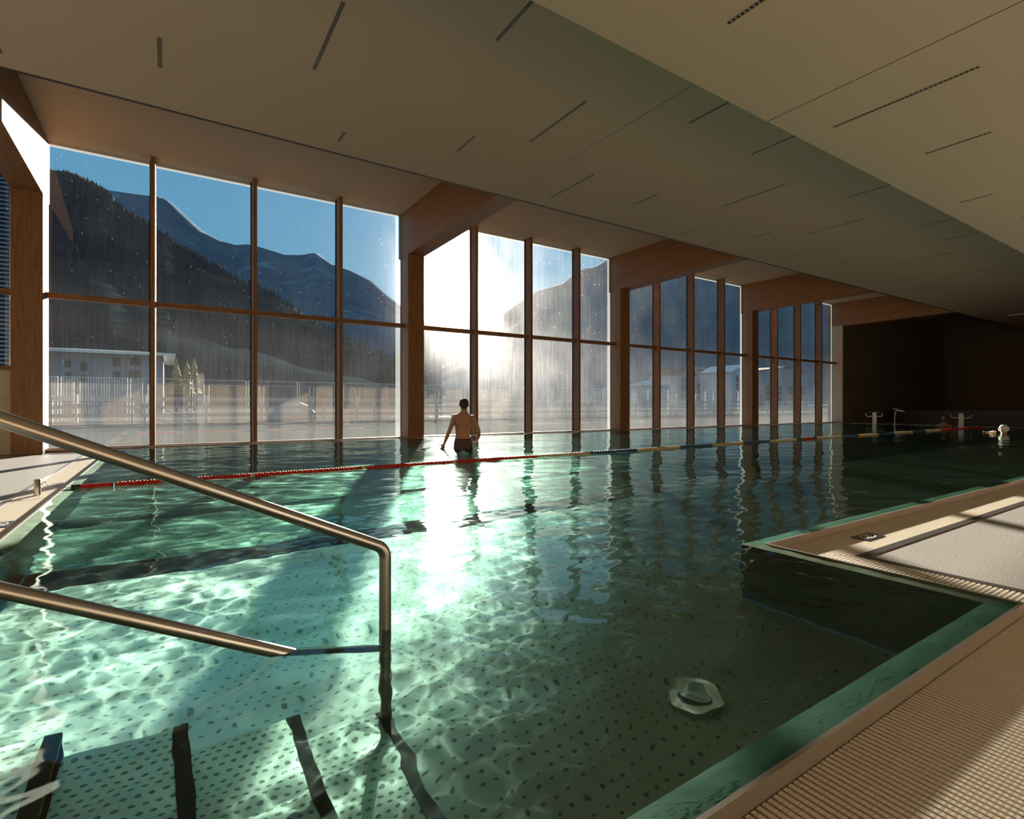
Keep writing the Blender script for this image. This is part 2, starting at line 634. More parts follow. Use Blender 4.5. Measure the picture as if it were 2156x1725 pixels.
# dark trims between grating and tile
t = MB()
t.box(XC + GW, XC + GW + .05, YN - GW - .05, YC - GW - .05, -.25, ZD + .004)
t.box(XC + GW, XE + .5, YC - GW - .05, YC - GW, -.25, ZD + .004)
t.box(XL - GW - .05, XC + GW, YN - GW - .05, YN - GW, -.25, ZD + .004)
struct(t.build('trim_1', 'trim'), 'dark metal edging between grating and tiled deck')
t = MB()
t.box(XL - GW - .045, XL - GW, YN - GW, YF, -.25, ZD + .004)
struct(t.build('trim_2', 'ledge'), 'bright metal edging along the left deck')

# ceilings
c = MB()
c.box(XW, XR, YC2, YC1, ZC, ZS + .3)
struct(c.build('ceiling', 'plaster'), 'beige suspended ceiling over the pool')
c = MB()
c.box(XW, XR, YB, YC2, ZC2, ZS + .3)
struct(c.build('ceiling_lower', 'plaster'), 'lower beige ceiling over the near deck')
c = MB()
c.box(XW, XR, YC1, 12.62, ZS, ZS + .3)
struct(c.build('ceiling_soffit', 'plaster'), 'raised beige ceiling strip above the glass wall')
c = MB()
c.box(XW, XR, YC1, YC1 + .045, ZC - .004, ZC + .05)
struct(c.build('trim_3', 'black'), 'thin black shadow line at the ceiling edge')
c = MB()
c.box(XW - .3, XR + .3, YB - .3, 12.75, ZS + .3, ZS + .5)
struct(c.build('ceiling_roof', 'black'), 'roof slab')
# thin joint lines in the ceilings
for k, x in enumerate((5.03,)):
    struct(MB().box(x - .004, x + .004, YC2, YC1, ZC - .0015, ZC + .01).build('trim_4', 'trim'), 'hairline joint across the main ceiling')
    struct(MB().box(x - .004, x + .004, YB, YC2, ZC2 - .0015, ZC2 + .01).build('trim_5', 'trim'), 'hairline joint across the lower ceiling')

# walls
struct(MB().box(XW - .3, XW, YB - .3, 12.6, -.3, ZS + .3).build('wall_left', 'plaster2'))
struct(MB().box(XR, XR + .3, YB - .3, 12.6, -.3, ZS + .3).build('wall_end', 'shadewall'), 'dark far end wall')
w = MB()
w.box(XW, XR, YB - .3, YB, -.3, ZC2 + .1)
struct(w.build('wall_back', wood('back wall cladding', (0.24, 0.15, 0.08), (0.40, 0.28, 0.16), 2)))
XP = COLX[4]
w = MB()
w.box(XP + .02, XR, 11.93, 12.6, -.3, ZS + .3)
struct(w.build('wall_facade', 'shadewall'), 'dark wall beyond the last glass bay')
w = MB()
w.box(XP - .012, XP, 11.93, 12.42, -.05, ZC + .0)
struct(w.build('wall_return', 'plaster2'), 'beige plaster return beside the last window')
# low tiled wall under the window left of the first column
w = MB()
w.box(XW, COLX[0], 12.30, 12.6, ZD, 1.40)
m, nt, out = new_mat('white wall tile')
br = N(nt, 'ShaderNodeTexBrick')
br.inputs['Color1'].default_value = (.50, .46, .38, 1)
br.inputs['Color2'].default_value = (.48, .44, .37, 1)
br.inputs['Mortar'].default_value = (.34, .30, .25, 1)
br.inputs['Scale'].default_value = 1
br.inputs['Mortar Size'].default_value = .004
br.inputs['Brick Width'].default_value = .6
br.inputs['Row Height'].default_value = .3
br.offset = 0
nt.links.new(obj_co(nt, rot=(PI / 2, 0, 0)), br.inputs[0])
b = N(nt, 'ShaderNodeBsdfPrincipled')
b.inputs['Roughness'].default_value = .4
nt.links.new(br.outputs[0], b.inputs['Base Color'])
nt.links.new(b.outputs[0], out.inputs[0])
struct(w.build('wall_low', m), 'low white tiled wall under the blinds')

# back-of-hall pillars, seen mirrored in the glass
for k, x in enumerate((-4.6, 1.2, 7.0, 12.8)):
    mb = MB()
    mb.tube([(x, -1.9, ZD), (x, -1.9, ZC2)], .16, 24)
    struct(mb.build('wall_pillar', 'white'))

# ------------------------------------------------------------------ pool basin
pool = empty('pool_basin', (12, 6, -1), 'long steel pool basin with submerged green rim, filled with clear green water', 'pool')


def floor_z(X):
    return np.where(X < 6, -.92, -.92 - (X - 6) * .05)


def f_zf(X, Y):
    return floor_z(X)


xs = np.array([XL + .1, 6.0, XE - .1])
pf = MB()
for a, b_ in ((XL + .1, 2.78), (2.78, 6.0), (6.0, XE - .1)):
    za, zb = float(floor_z(a)), float(floor_z(b_))
    y0 = YN + .09 if b_ <= 2.79 else YC + .09
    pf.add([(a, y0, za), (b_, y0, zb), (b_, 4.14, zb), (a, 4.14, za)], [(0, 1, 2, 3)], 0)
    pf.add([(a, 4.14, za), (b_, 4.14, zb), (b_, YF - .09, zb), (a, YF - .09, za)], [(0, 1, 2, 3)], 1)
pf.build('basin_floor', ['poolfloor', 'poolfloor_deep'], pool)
mk = MB()
mk.add([(XL + .1, 3.98, -.916), (6.0, 3.98, -.916), (6.0, 4.30, -.916), (XL + .1, 4.30, -.916)], [(0, 1, 2, 3)])
mk.build('floor_marking', simple('dark floor marking', (.025, .035, .035), .6), pool)
B = .09      # rim band width
ZB = -.03    # depth of the inner edge of the rim band
inner = [(XL + B, YN + B), (XC - B, YN + B), (XC - B, YC + B), (XE - B, YC + B), (XE - B, YF - B), (XL + B, YF - B)]
lip = [(XL, YN), (XC, YN), (XC, YC), (XE, YC), (XE, YF), (XL, YF)]
wl, bd, rm = MB(), MB(), MB()
lipo = [(XL - .012, YN - .012), (XC + .012, YN - .012), (XC + .012, YC - .012), (XE + .012, YC - .012), (XE + .012, YF + .012), (XL - .012, YF + .012)]
for i in range(6):
    j = (i + 1) % 6
    a, b_ = inner[i], inner[j]
    wl.add([(a[0], a[1], -2.1), (b_[0], b_[1], -2.1), (b_[0], b_[1], ZB), (a[0], a[1], ZB)], [(0, 1, 2, 3)])
    p, q = lip[i], lip[j]
    bd.add([(p[0], p[1], -.006), (q[0], q[1], -.006), (b_[0], b_[1], ZB), (a[0], a[1], ZB)], [(0, 1, 2, 3)], 0 if i in (0, 2) else 1)
    po, qo = lipo[i], lipo[j]
    rm.add([(p[0], p[1], -.006), (q[0], q[1], -.006), (q[0], q[1], .003), (p[0], p[1], .003),
            (po[0], po[1], .003), (qo[0], qo[1], .003), (qo[0], qo[1], -.2), (po[0], po[1], -.2)],
           [(3, 2, 1, 0), (4, 5, 2, 3), (7, 6, 5, 4)])
wl.build('basin_wall', 'poolwall', pool)
bd.build('rim_band', ['poolrimband', 'rim_reflect'], pool)
rm.build('rim', 'rim', pool)
# round inlet fitting on the floor
inl = MB()
inl.tube([(1.84, 1.42, -.92), (1.84, 1.42, -.885)], .11, 32, 0)
inl.tube([(1.84, 1.42, -.885), (1.84, 1.42, -.870)], [.07, .06], 32, 1)
inl.build('floor_inlet', ['white', 'steel'], pool)

# water
rng = np.random.default_rng(11)
COMP = []
lam = .07
while lam < 2.2:
    for _ in range(3 if lam < .5 else 2):
        # waves mostly travel toward / away from the viewer side of the pool
        th = rng.normal(1.2, .95) + (PI if rng.random() < .5 else 0)
        COMP.append((lam * rng.uniform(.93, 1.07), th, rng.uniform(0, 2 * PI)))
    lam *= 1.22
SL = 0.0058


def prog(a, fine_to, step, grow, mx, end):
    out = [a]
    s = step
    while out[-1] < end - 1e-6:
        if out[-1] > fine_to:
            s = min(mx, s * grow)
        out.append(min(end, out[-1] + s))
    return np.array(out)


WX = prog(XL, 3.1, .0125, 1.010, .06, XE)
# keep the corner lip on a grid line
WX[np.argmin(abs(WX - XC))] = XC
WY = prog(YN, 3.3, .0125, 1.008, .035, YF)
WY[np.argmin(abs(WY - YC))] = YC
SX, SY = np.gradient(WX), np.gradient(WY)


def wave(X, Y):
    sp = np.maximum(*np.meshgrid(SX, SY))
    Z = np.zeros_like(X)
    dm = np.hypot(X - 4.53, Y - 8.57)
    for l, th, ph in COMP:
        k = 2 * PI / l
        att = np.clip((l / sp - 3.3) / 2.0, 0, 1)
        wx = X + .05 * np.sin(1.9 * Y + ph)
        wy = Y + .05 * np.sin(1.7 * X + 2 * ph)
        sl = SL * (1.15 if l < .14 else 1.0 if l < .6 else .8)
        Z += att * sl / k * np.sin(k * (wx * math.cos(th) + wy * math.sin(th)) + ph)
    # small rings around the wading man
    Z += .004 * np.exp(-(dm / 1.1) ** 2) * np.sin(dm * 2 * PI / .28)
    # still water at the lips
    e = np.minimum.reduce([X - XL, Y - YN, XE - X, YF - Y, np.where(X > XC, Y - YC, 9)])
    return Z * np.clip(e / .12 + .15, .15, 1)


wat = grid_mesh('pool_water', WX, WY, wave, MAT['water'], keep=lambda cx, cy: ~((cx > XC) & (cy < YC)))
tag(wat, 'clear rippling green pool water with bright sun glitter', 'water', kind='stuff')
wat.cycles.is_caustics_caster = True
for ch in pool.children:
    ch.cycles.is_caustics_receiver = True


# ------------------------------------------------------------------ gutter gratings
def slats(mb, rects, z1=ZD + .002, h=.012):
    for (x0, x1, y0, y1) in rects:
        mb.box(x0, x1, y0, y1, z1 - h, z1)


P, SW = .020, .0130
g = MB()          # near grating, slats along y
x = XL - GW
while x < XC + GW:
    y0 = YN - GW
    y1 = YN - .014
    if x > XC:
        y1 = YN - GW + (XC + GW - x)
        y1 = min(y1, YN - .014)
    if y1 - y0 > .01:
        g.box(x, x + SW, y0, y1, ZD - .012, ZD + .002)
    x += P
for yy in (YN - GW + .03, YN - .05, YN - .18):
    g.box(XL - GW, XC + .3, yy, yy + .008, ZD - .03, ZD - .012)
o = g.build('gutter_grating', 'grate_y')
tag(o, 'wide cream slatted grating along the near pool edge, lower right corner', 'grating', 'overflow gratings around the pool')

g = MB()          # side grating, slats along x, between x = XC and XC+GW
y = YN - GW
while y < YC:
    x0, x1 = XC + .014, XC + GW
    if y < YN:
        x0 = XC + (YN - y)
    if y > YC - GW:
        x1 = XC + (YC - y)
    if x1 - x0 > .01:
        g.box(x0, x1, y, y + SW, ZD - .012, ZD + .002)
    y += P
for xx in (XC + .05, XC + .18, XC + GW - .04):
    g.box(xx, xx + .008, YN - GW, YC - .1, ZD - .03, ZD - .012)
o = g.build('gutter_grating', 'grate_x')
tag(o, 'short cream slatted grating between the dark pool recess and the sunlit tile', 'grating', 'overflow gratings around the pool')

g = MB()          # long grating on the right, slats along y
x = XC + .016
while x < XE + .5:
    y0, y1 = YC - GW, YC - .014
    if x < XC + GW:
        y0 = YC - (x - XC)
    if y1 - y0 > .01:
        g.box(x, x + SW, y0, y1, ZD - .012, ZD + .002)
    x += P
for yy in (YC - GW + .03, YC - .05, YC - .18):
    g.box(XC + .2, XE + .5, yy, yy + .008, ZD - .03, ZD - .012)
o = g.build('gutter_grating', 'grate_y')
tag(o, 'long cream grating running to the right beside the tile, holding a no-diving plate', 'grating', 'overflow gratings around the pool')

g = MB()          # left grating, slats along x
y = YN
while y < YF + .1:
    g.box(XL - GW, XL - .014, y, y + SW, ZD - .012, ZD + .002)
    y += P
for xx in (XL - .05, XL - .18, XL - GW + .03):
    g.box(xx, xx + .008, YN, YF + .1, ZD - .03, ZD - .012)
o = g.build('gutter_grating', 'grate_x')
tag(o, 'cream grating along the left end of the pool, under the lane rope hook', 'grating', 'overflow gratings around the pool')

g = MB()          # facade grating
x = XL - GW
while x < XE + .4:
    g.box(x, x + .017, YF + .014, YF + .19, ZD - .012, ZD + .002)
    x += .03
g.box(XL - GW, XE + .4, YF + .19, YF + .22, -.25, ZD + .01)
o = g.build('gutter_grating', 'ledge')
tag(o, 'narrow metal grating between the water and the foot of the glass wall', 'grating', 'overflow gratings around the pool')
g = MB()
y = YC - GW
while y < YF + .2:
    g.box(XE + .014, XE + .5, y, y + .017, ZD - .012, ZD + .002)
    y += .03
o = g.build('gutter_grating', 'ledge')
tag(o, 'pale grating across the dark far end of the pool', 'grating', 'overflow gratings around the pool')
# gutter channels under the gratings
g = MB()
g.box(XL - GW, XC + GW, YN - GW, YN - .012, -.25, -.2)
g.box(XC + .012, XC + GW, YN - GW, YC - .012, -.25, -.2)
g.box(XC, XE + .5, YC - GW, YC - .012, -.25, -.2)
g.box(XL - GW, XL - .012, YN, YF + .1, -.25, -.2)
g.box(XL - GW, XE + .4, YF + .012, YF + .2, -.25, -.2)
g.box(XE + .012, XE + .55, YC - GW, YF + .2, -.25, -.2)
struct(g.build('floor_channel', 'black'))

# ------------------------------------------------------------------ timber frame
COLW = .41
col_lab = ['timber column at the left end with a blazing sunlit right face, beside the blinds',
           'timber column immediately left of the sun glare, behind the wading man',
           'timber column between the second and third glass bays, middle of the hall',
           'narrow looking timber column between the third and fourth glass bays']
beam_lab = ['timber beam at the upper left corner, its side half sunlit',
            'timber beam above the sun glare, crossing the raised ceiling',
            'timber beam running from the middle column up to the main ceiling',
            'timber beam over the fourth glass bay, second from the far end',
            'timber beam nearest the dark end of the hall']
for k in range(5):
    x = COLX[k]
    if k < 4:
        mb = MB()
        mb.box(x, x + COLW, 11.95, YG + .1, -.04, ZC - .03)
        o = mb.build('timber_column', 'wood_z')
        tag(o, col_lab[k], 'column', 'timber columns along the glass wall')
    mb = MB()
    ya, yb_, zt2 = YC1 + .05, 12.55, ZS + .02
    v = [(xx_, yy_, zz_) for xx_ in (x, x + COLW) for yy_, zz_ in ((ya, ZC + .012), (yb_, ZC - .04), (yb_, zt2), (ya, zt2))]
    mb.add(v, [(0, 1, 2, 3), (7, 6, 5, 4), (0, 4, 5, 1), (1, 5, 6, 2), (2, 6, 7, 3), (3, 7, 4, 0)])
    o = mb.build('timber_beam', 'wood_y')
    tag(o, beam_lab[k], 'beam', 'timber beams under the raised ceiling')

# ------------------------------------------------------------------ glazed bays
ZT = 2.735


def pane(mb, x0, x1, z0, z1, y=YG):
    mb.add([(x0, y, z0), (x1, y, z0), (x1, y, z1), (x0, y, z1)], [(0, 1, 2, 3)])


for k in range(4):
    x0, x1 = COLX[k] + COLW, COLX[k + 1]
    wdw = empty('window_%d' % (k + 1), ((x0 + x1) / 2, YG, 0), None, None, None, 'structure')
    wdw['label'] = ['tall glass bay with the mountain ridge and bare blue sky, first from the left',
                    'glass bay filled by the sun glare, second from the left',
                    'narrow looking glass bay with pale houses behind, third from the left',
                    'slimmest glass bay at the dark end of the hall'][k]
    mx = [COLX[k] + COLW / 2 + 1.7575 * i for i in (1, 2, 3)]
    edges = [x0] + mx + [x1]
    for i in range(3):
        mb = MB()
        mb.box(mx[i] - .037, mx[i] + .037, YG - .27, YG - .012, .0, ZS + .01)
        mb.build('mullion', 'wood_z', wdw)
        gk = MB()
        gk.box(mx[i] - .055, mx[i] + .05, YG - .012, YG + .03, .0, ZS)
        gk.build('gasket', 'gasket', wdw)
    mb = MB()
    xe_ = x1 + (.0 if k < 3 else -.012)
    mb.box(x0, xe_, YG - .16, YG - .01, ZT - .045, ZT + .045)
    mb.build('transom', 'wood_x', wdw)
    mb = MB()
    mb.box(x0, xe_, YG - .05, YG + .05, -.04, .03)
    mb.build('sill', 'wood_x', wdw)
    mb = MB()
    mb.tube([(x0 if k else x0 - 0, YG - .26, .015), (xe_, YG - .26, .015)], .014, 10)
    mb.build('sill_rail', 'ledge', wdw)
    for i in range(4):
        a, b_ = edges[i] + (.05 if i else 0), edges[i + 1] - (.055 if i < 3 else 0)
        for (z0, z1) in ((.03, ZT - .03), (ZT + .03, ZS)):
            mb = MB()
            pane(mb, a, b_, z0, z1)
            mb.build('pane', 'glass', wdw)
        mb = MB()
        pane(mb, a, b_, ZS - .10, ZS, YG + .02)
        if i == 3:
            pane(mb, x1 - .16, x1, .03, ZS - .10, YG + .02)
        mb.build('edge_strip', 'lit_edge', wdw)

# window with blinds left of the first column
wdw = empty('window_5', (-6, YG, 1.4), None, None, None, 'structure')
wdw['label'] = 'window with lowered slat blinds beyond the left column'
mb = MB()
pane(mb, XW, COLX[0], 1.46, ZT - .03)
pane(mb, XW, COLX[0], ZT + .03, ZS)
mb.build('pane', 'glass', wdw)
MB().box(XW, COLX[0], YG - .16, YG - .01, ZT - .045, ZT + .045).build('transom', 'wood_x', wdw)
MB().box(XW, COLX[0], YG - .10, YG + .05, 1.40, 1.47).build('sill', 'wood_x', wdw)
bl = MB()
z = 1.52
while z < ZS - .05:
    bl.add([(XW, YG + .20, z), (COLX[0] - .05, YG + .20, z), (COLX[0] - .05, YG + .24, z + .035), (XW, YG + .24, z + .035)], [(0, 1, 2, 3)])
    z += .075
bl.build('blind', simple('blind slat', (.16, .2, .25), .4, .4), wdw)
mb = MB()
for zz in (1.47,):
    mb.box(COLX[0] - .12, COLX[0] - .06, YG + .17, YG + .27, 1.47, ZS)
mb.build('blind_guide', 'ledge', wdw)

# ------------------------------------------------------------------ ceiling slot diffusers
slots = [  # x, y0, y1, z, label
    (-.065, 6.31, 6.87, ZC, 'short slot vent in the ceiling above the first glass bay, nearest the upper left'),
    (1.34, 4.84, 5.99, ZC, 'long slot vent with one bright cell, upper left of centre'),
    (2.765, 3.60, 4.51, ZC, 'slot vent cut by the top edge beside the lower ceiling'),
    (1.99, 7.14, 7.43, ZC, 'tiny slot vent near the black ceiling line above the first bay'),
    (3.50, 6.27, 6.815, ZC, 'short slot vent in the ceiling left of the sun rays'),
    (4.22, 4.83, 5.985, ZC, 'long slot vent right of the sun, left of the hairline joint'),
    (5.665, 6.28, 7.43, ZC, 'faint slot vent just right of the hairline joint, near the black line'),
    (7.12, 6.27, 6.84, ZC, 'short slot vent above the second mullion right of the sun'),
    (8.57, 4.83, 5.987, ZC, 'long slot vent in mid ceiling above the middle column beam'),
    (5.672, 3.3, 4.47, ZC, 'first slot vent right of the joint disappearing behind the lower ceiling edge'),
    (7.136, 3.3, 4.527, ZC, 'second slot vent disappearing behind the lower ceiling edge'),
    (9.20, 7.14, 7.43, ZC, 'tiny slot vent near the black line above the middle beam'),
    (10.71, 6.27, 6.80, ZC, 'short slot vent above the fourth beam end'),
    (11.46, 4.84, 5.972, ZC, 'long slot vent in mid ceiling above the fourth beam'),
    (10.04, 3.3, 4.529, ZC, 'third slot vent disappearing behind the lower ceiling edge'),
    (12.84, 6.33, 7.44, ZC, 'long faint slot vent near the black line over the third bay'),
    (12.92, 3.3, 4.504, ZC, 'fourth slot vent disappearing behind the lower ceiling edge'),
    (16.44, 7.16, 7.44, ZC, 'tiny slot vent near the black line above the fourth bay'),
    (18.02, 6.33, 6.88, ZC, 'short slot vent above the last beam'),
    (20.2, 6.29, 7.46, ZC, 'long slot vent near the black line above the last beam'),
    (14.5, 6.25, 6.79, ZC, 'short slot vent left of the long one in the dim mid ceiling'),
    (15.79, 4.75, 5.98, ZC, 'long slot vent in the dim right part of the main ceiling'),
    (14.39, 3.3, 4.549, ZC, 'fifth slot vent disappearing behind the lower ceiling edge'),
    (17.4, 3.3, 4.59, ZC, 'sixth slot vent, at the right, disappearing behind the lower ceiling edge'),
    (18.6, 4.75, 5.95, ZC, 'long dim slot vent left of the picture edge, main ceiling'),
    (21.63, 6.35, 6.88, ZC, 'short slot vent in the darkest corner of the main ceiling'),
    (-1.45, 6.3, 7.5, ZC, 'slot vent whose tip shows at the left picture edge'),
    (5.698, 1.555, 2.713, ZC2, 'longest slot vent with round holes, centre of the lower ceiling'),
    (7.169, 1.86, 2.433, ZC2, 'short slot vent right of the longest one in the lower ceiling'),
    (3.49, 1.3, 2.405, ZC2, 'slot vent with large round holes at the top edge of the lower ceiling'),
    (9.30, 2.40, 2.755, ZC2, 'small slot vent near the edge of the lower ceiling, at the right'),
    (10.85, 1.86, 2.466, ZC2, 'slot vent cut by the right picture edge, lower ceiling'),
    (28.73, 5.9, 6.92, ZC, 'glowing slot at the dark far right of the main ceiling'),
]
MAT['slotcell'] = simple('vent blade', (0.24, 0.22, 0.17), .5)
MAT['slotbright'] = simple('bright vent blade', (0.75, 0.72, 0.66), .5)
lampm, nt, out = new_mat('lit slot lamp')
em = N(nt, 'ShaderNodeEmission')
em.inputs[0].default_value = (1, .85, .6, 1)
em.inputs[1].default_value = .5
nt.links.new(em.outputs[0], out.inputs[0])
for (x, y0, y1, z, lab) in slots:
    lit = lab.startswith('glowing')
    e = empty('slot_diffuser', (x, y0, z), lab, 'ceiling vent', 'slot vents in the ceilings')
    hw = .019
    fr = MB()
    fr.box(x - hw - .012, x - hw, y0 - .012, y1 + .012, z - .003, z + .01)
    fr.box(x + hw, x + hw + .012, y0 - .012, y1 + .012, z - .003, z + .01)
    fr.box(x - hw, x + hw, y0 - .012, y0, z - .003, z + .01)
    fr.box(x - hw, x + hw, y1, y1 + .012, z - .003, z + .01)
    fr.build('frame', 'plaster', e)
    bk = MB()
    bk.box(x - hw, x + hw, y0, y1, z - .0012, z + .02)
    bk.build('slot', lampm if lit else 'black', e)
    if not lit:
        # one perforated strip: pale bars and dark openings alternate along it
        cl = MB()
        bar, gap = (.018, .018) if z == ZC2 else (.011, .016)
        ys_, k_, y = [y0 + .002], 0, y0 + .002
        while y < y1 - .004:
            y = min(y1 - .002, y + (gap if k_ % 2 == 0 else bar))
            ys_.append(y)
            k_ += 1
        w_ = hw * .72
        V_ = [q for y in ys_ for q in ((x - w_, y, z - .0022), (x + w_, y, z - .0022))]
        for q_ in range(len(ys_) - 1):
            cl.f.append([2 * q_, 2 * q_ + 1, 2 * q_ + 3, 2 * q_ + 2])
            cl.mi.append((q_ + 1) % 2)
            cl.sm.append(False)
        cl.v = V_
        cl.build('blade', ['slotcell', 'black'], e)

# ------------------------------------------------------------------ stair and handrail
YS = 1.87
stair = empty('pool_stair', (.2, 1.3, -.92), 'studded steel steps descending to the right, with black nosing strips, lower left', 'stair')
edges_x = [-.24, .055, .37, .67]
zt = [-.205, -.35, -.50, -.665]
xp = XL + B
for i in range(4):
    mb = MB()
    mb.box(xp, edges_x[i], YN + B, YS, -.92, zt[i])
    tr_ = mb.build('tread', 'tread', stair)
    tr_.cycles.is_caustics_receiver = True
    ns = MB()
    ns.box(edges_x[i] - .038, edges_x[i] + .002, YN + B, YS + .002, zt[i] - .02, zt[i] + .003)
    n_ = ns.build('nosing', 'black', tr_)
    n_.matrix_parent_inverse = Matrix()
    n_.location = -stair.location
    n_.matrix_parent_inverse = Matrix.Translation(stair.location)
    n_.cycles.is_caustics_receiver = True
    xp = edges_x[i]


def arc(p0, p1, p2, r, n=8):
    """points rounding the corner p1"""
    p0, p1, p2 = Vector(p0), Vector(p1), Vector(p2)
    a, b_ = (p0 - p1).normalized(), (p2 - p1).normalized()
    half = a.angle(b_) / 2
    d = r / math.tan(half)
    s, e_ = p1 + a * d, p1 + b_ * d
    cc = p1 + (a + b_).normalized() * (r / math.sin(half))
    pts = []
    for i in range(n + 1):
        t_ = i / n
        q = (s - cc).lerp(e_ - cc, t_).normalized() * r + cc
        pts.append(q)
    return pts


rail = empty('handrail', (.657, 1.84, -.665), 'brushed steel handrail sloping down into the water at the stair', 'handrail')
RY, RX = 1.84, .657
P0, P1 = Vector((-.354, RY, .763)), Vector((RX, RY, .285))
dr = (P1 - P0).normalized()
PL = P0 - dr * .75
pts = [(PL.x, RY, ZD)] + arc((PL.x, RY, ZD), PL, P1, .09) + arc(PL, P1, (RX, RY, -.6), .055) + [Vector((RX, RY, -.665))]
mb = MB().tube(pts, .0212, 24)
top_rail = mb.build('top_rail', 'steel', rail)
Q0 = Vector((-.354, RY, .327))
dq = Vector((1.0, 0, -.497)).normalized()
QL = Q0 - dq * ((Q0.x - PL.x) / dq.x)
mb = MB().tube([(QL.x, RY, QL.z), Vector((RX, RY, Q0.z - .497 * (RX - Q0.x)))], .0205, 24)
mb.build('lower_rail', 'steel', rail)
for ch in rail.children:
    ch.cycles.is_caustics_receiver = True

# ------------------------------------------------------------------ lane rope
YR = 6.55
rope = empty('lane_rope', (12, YR, 0), 'floating lane rope with red, cream and navy discs crossing the pool', 'lane rope')
MB().tube([(-.965, YR, .035), (-.78, YR, .004), (XE, YR + .1, .004)], .003, 8).build('cable', 'steel', rope)
mb = MB()
mb.tube([(-.77, YR, .003), (-.70, YR, .003)], .031, 20, 1)
mb.tube([(-.70, YR, .003), (-.46, YR, .003)], [.029, .027], 20, 0)
mb.tube([(-.46, YR, .003), (-.445, YR, .003)], .028, 20, 1)
mb.build('end_float', ['red', 'blackplastic'], rope)
bounds = [(-.43, 4.68, 0), (4.68, 5.80, 1), (5.80, 6.84, 2), (6.84, 7.98, 1), (7.98, 8.93, 2), (8.93, 9.80, 1), (9.80, 9.98, 3), (9.98, 10.94, 2),
          (10.94, 12.0, 1), (12.0, 12.3, 2), (12.3, 12.75, 0), (12.75, 12.9, 2), (12.9, 14.1, 1), (14.1, 15.0, 2), (15.0, 15.25, 3), (15.25, 16.1, 1), (16.1, 17.1, 2), (17.1, 18.3, 1),
          (18.3, 19.3, 2), (19.3, 20.4, 1), (20.4, 22.9, 0), (23.3, 24.6, 0)]
BM = ['red', 'bead_white', 'blue', 'yellow']


def bead(mb, x, mi):
    prof = [(0, .020), (.003, .031), (.016, .034), (.022, .025), (.034, .025), (.040, .034), (.055, .033), (.0585, .020)]
    n = 14
    rings = [[(x + a, YR + r * math.cos(2 * PI * k / n), .003 + r * math.sin(2 * PI * k / n)) for k in range(n)] for a, r in prof]
    mb.loft(rings, mi)


xs_b, x = [], -.43
while x < 24.5:
    mi = None
    for a, b_, c_ in bounds:
        if a <= x < b_:
            mi = c_
    # single cream discs inside the red run
    if mi == 0 and (abs(x - .76) < .03 or abs(x - 2.06) < .03 or abs(x - 3.3) < .03):
        mi = 1
    if mi is not None:
        xs_b.append((x, mi))
    x += .060
protos = {}
for i, (x, mi) in enumerate(xs_b[:100]):
    if mi not in protos:
        mb = MB()
        bead(mb, 0, 0)
        o = mb.build('float_disc', BM[mi], rope)
        o.matrix_parent_inverse = Matrix.Translation((-12, -YR, 0))
        protos[mi] = o
    else:
        o = protos[mi].copy()
        C.objects.link(o)
        o.parent = rope
        o.matrix_parent_inverse = Matrix.Translation((-12, -YR, 0))
    o.location = (x, 0, 0)
    o.matrix_parent_inverse = Matrix.Translation((-12, -YR, 0))
rest = MB()
for x, mi in xs_b[100:]:
    bead(rest, x, mi)
o = rest.build('float_disc', BM, rope)
o['kind'] = 'stuff'

post = empty('rope_anchor', (-1.015, 6.55, ZD), 'short round steel post on the left grating holding the lane rope', 'anchor post')
mb = MB().tube([(-1.015, 6.55, ZD), (-1.015, 6.55, .10), (-1.015, 6.55, .106)], [.027, .027, .022], 24)
mb.build('post', 'steel', post)
mb = MB()
ring = [(-.965 + .024 * math.cos(a), 6.55, .045 + .03 * math.sin(a)) for a in np.linspace(0, 2 * PI, 20)]
mb.tube(ring, .0035, 8)
mb.build('ring', 'steel', post)


# ------------------------------------------------------------------ no-diving plates
def sign(cx, cy, ang_, label):
    e = empty('no_diving_plate', (cx, cy, ZD + .003), label, 'sign', 'no-diving plates on the gratings')
    ca, sa = math.cos(ang_), math.sin(ang_)

    def T(x, y, z):
        return (cx + x * ca - y * sa, cy + x * sa + y * ca, ZD + z)
    mb = MB()
    w_, h_ = .115, .05
    v = [T(x, y, z) for z in (.002, .006) for y in (-h_, h_) for x in (-w_, w_)]
    mb.add(v, [(0, 2, 3, 1), (4, 5, 7, 6), (0, 1, 5, 4), (2, 6, 7, 3), (0, 4, 6, 2), (1, 3, 7, 5)])
    mb.build('plate', 'signblue', e)
    mk = MB()
    n = 36
    ring_o = [T(.078 * math.cos(a), .037 * math.sin(a), .0072) for a in np.linspace(0, 2 * PI, n, endpoint=False)]
    ring_i = [T(.066 * math.cos(a), .028 * math.sin(a), .0072) for a in np.linspace(0, 2 * PI, n, endpoint=False)]
    mk.add(ring_o + ring_i, [(i, (i + 1) % n, n + (i + 1) % n, n + i) for i in range(n)])
    for sgn in (1,):
        dx, dy = .052, .026 * sgn
        mk.add([T(-dx, -dy + .004, .0074), T(-dx + .01, -dy - .003, .0074), T(dx, dy - .004, .0074), T(dx - .01, dy + .003, .0074)], [(0, 1, 2, 3)])
    # diving figure: head, body and bent legs
    mk.add([T(.010 + .009 * math.cos(a), -.014 + .007 * math.sin(a), .0074) for a in np.linspace(0, 2 * PI, 12, endpoint=False)], [tuple(range(12))])
    mk.add([T(-.034, .012, .0075), T(-.028, .018, .0075), T(.002, -.004, .0075), T(-.004, -.011, .0075)], [(3, 2, 1, 0)])
    mk.add([T(-.012, .016, .0076), T(.022, .020, .0076), T(.022, .015, .0076), T(-.006, .010, .0076)], [(3, 2, 1, 0)])
    mk.build('symbol', 'signwhite', e)
    return e


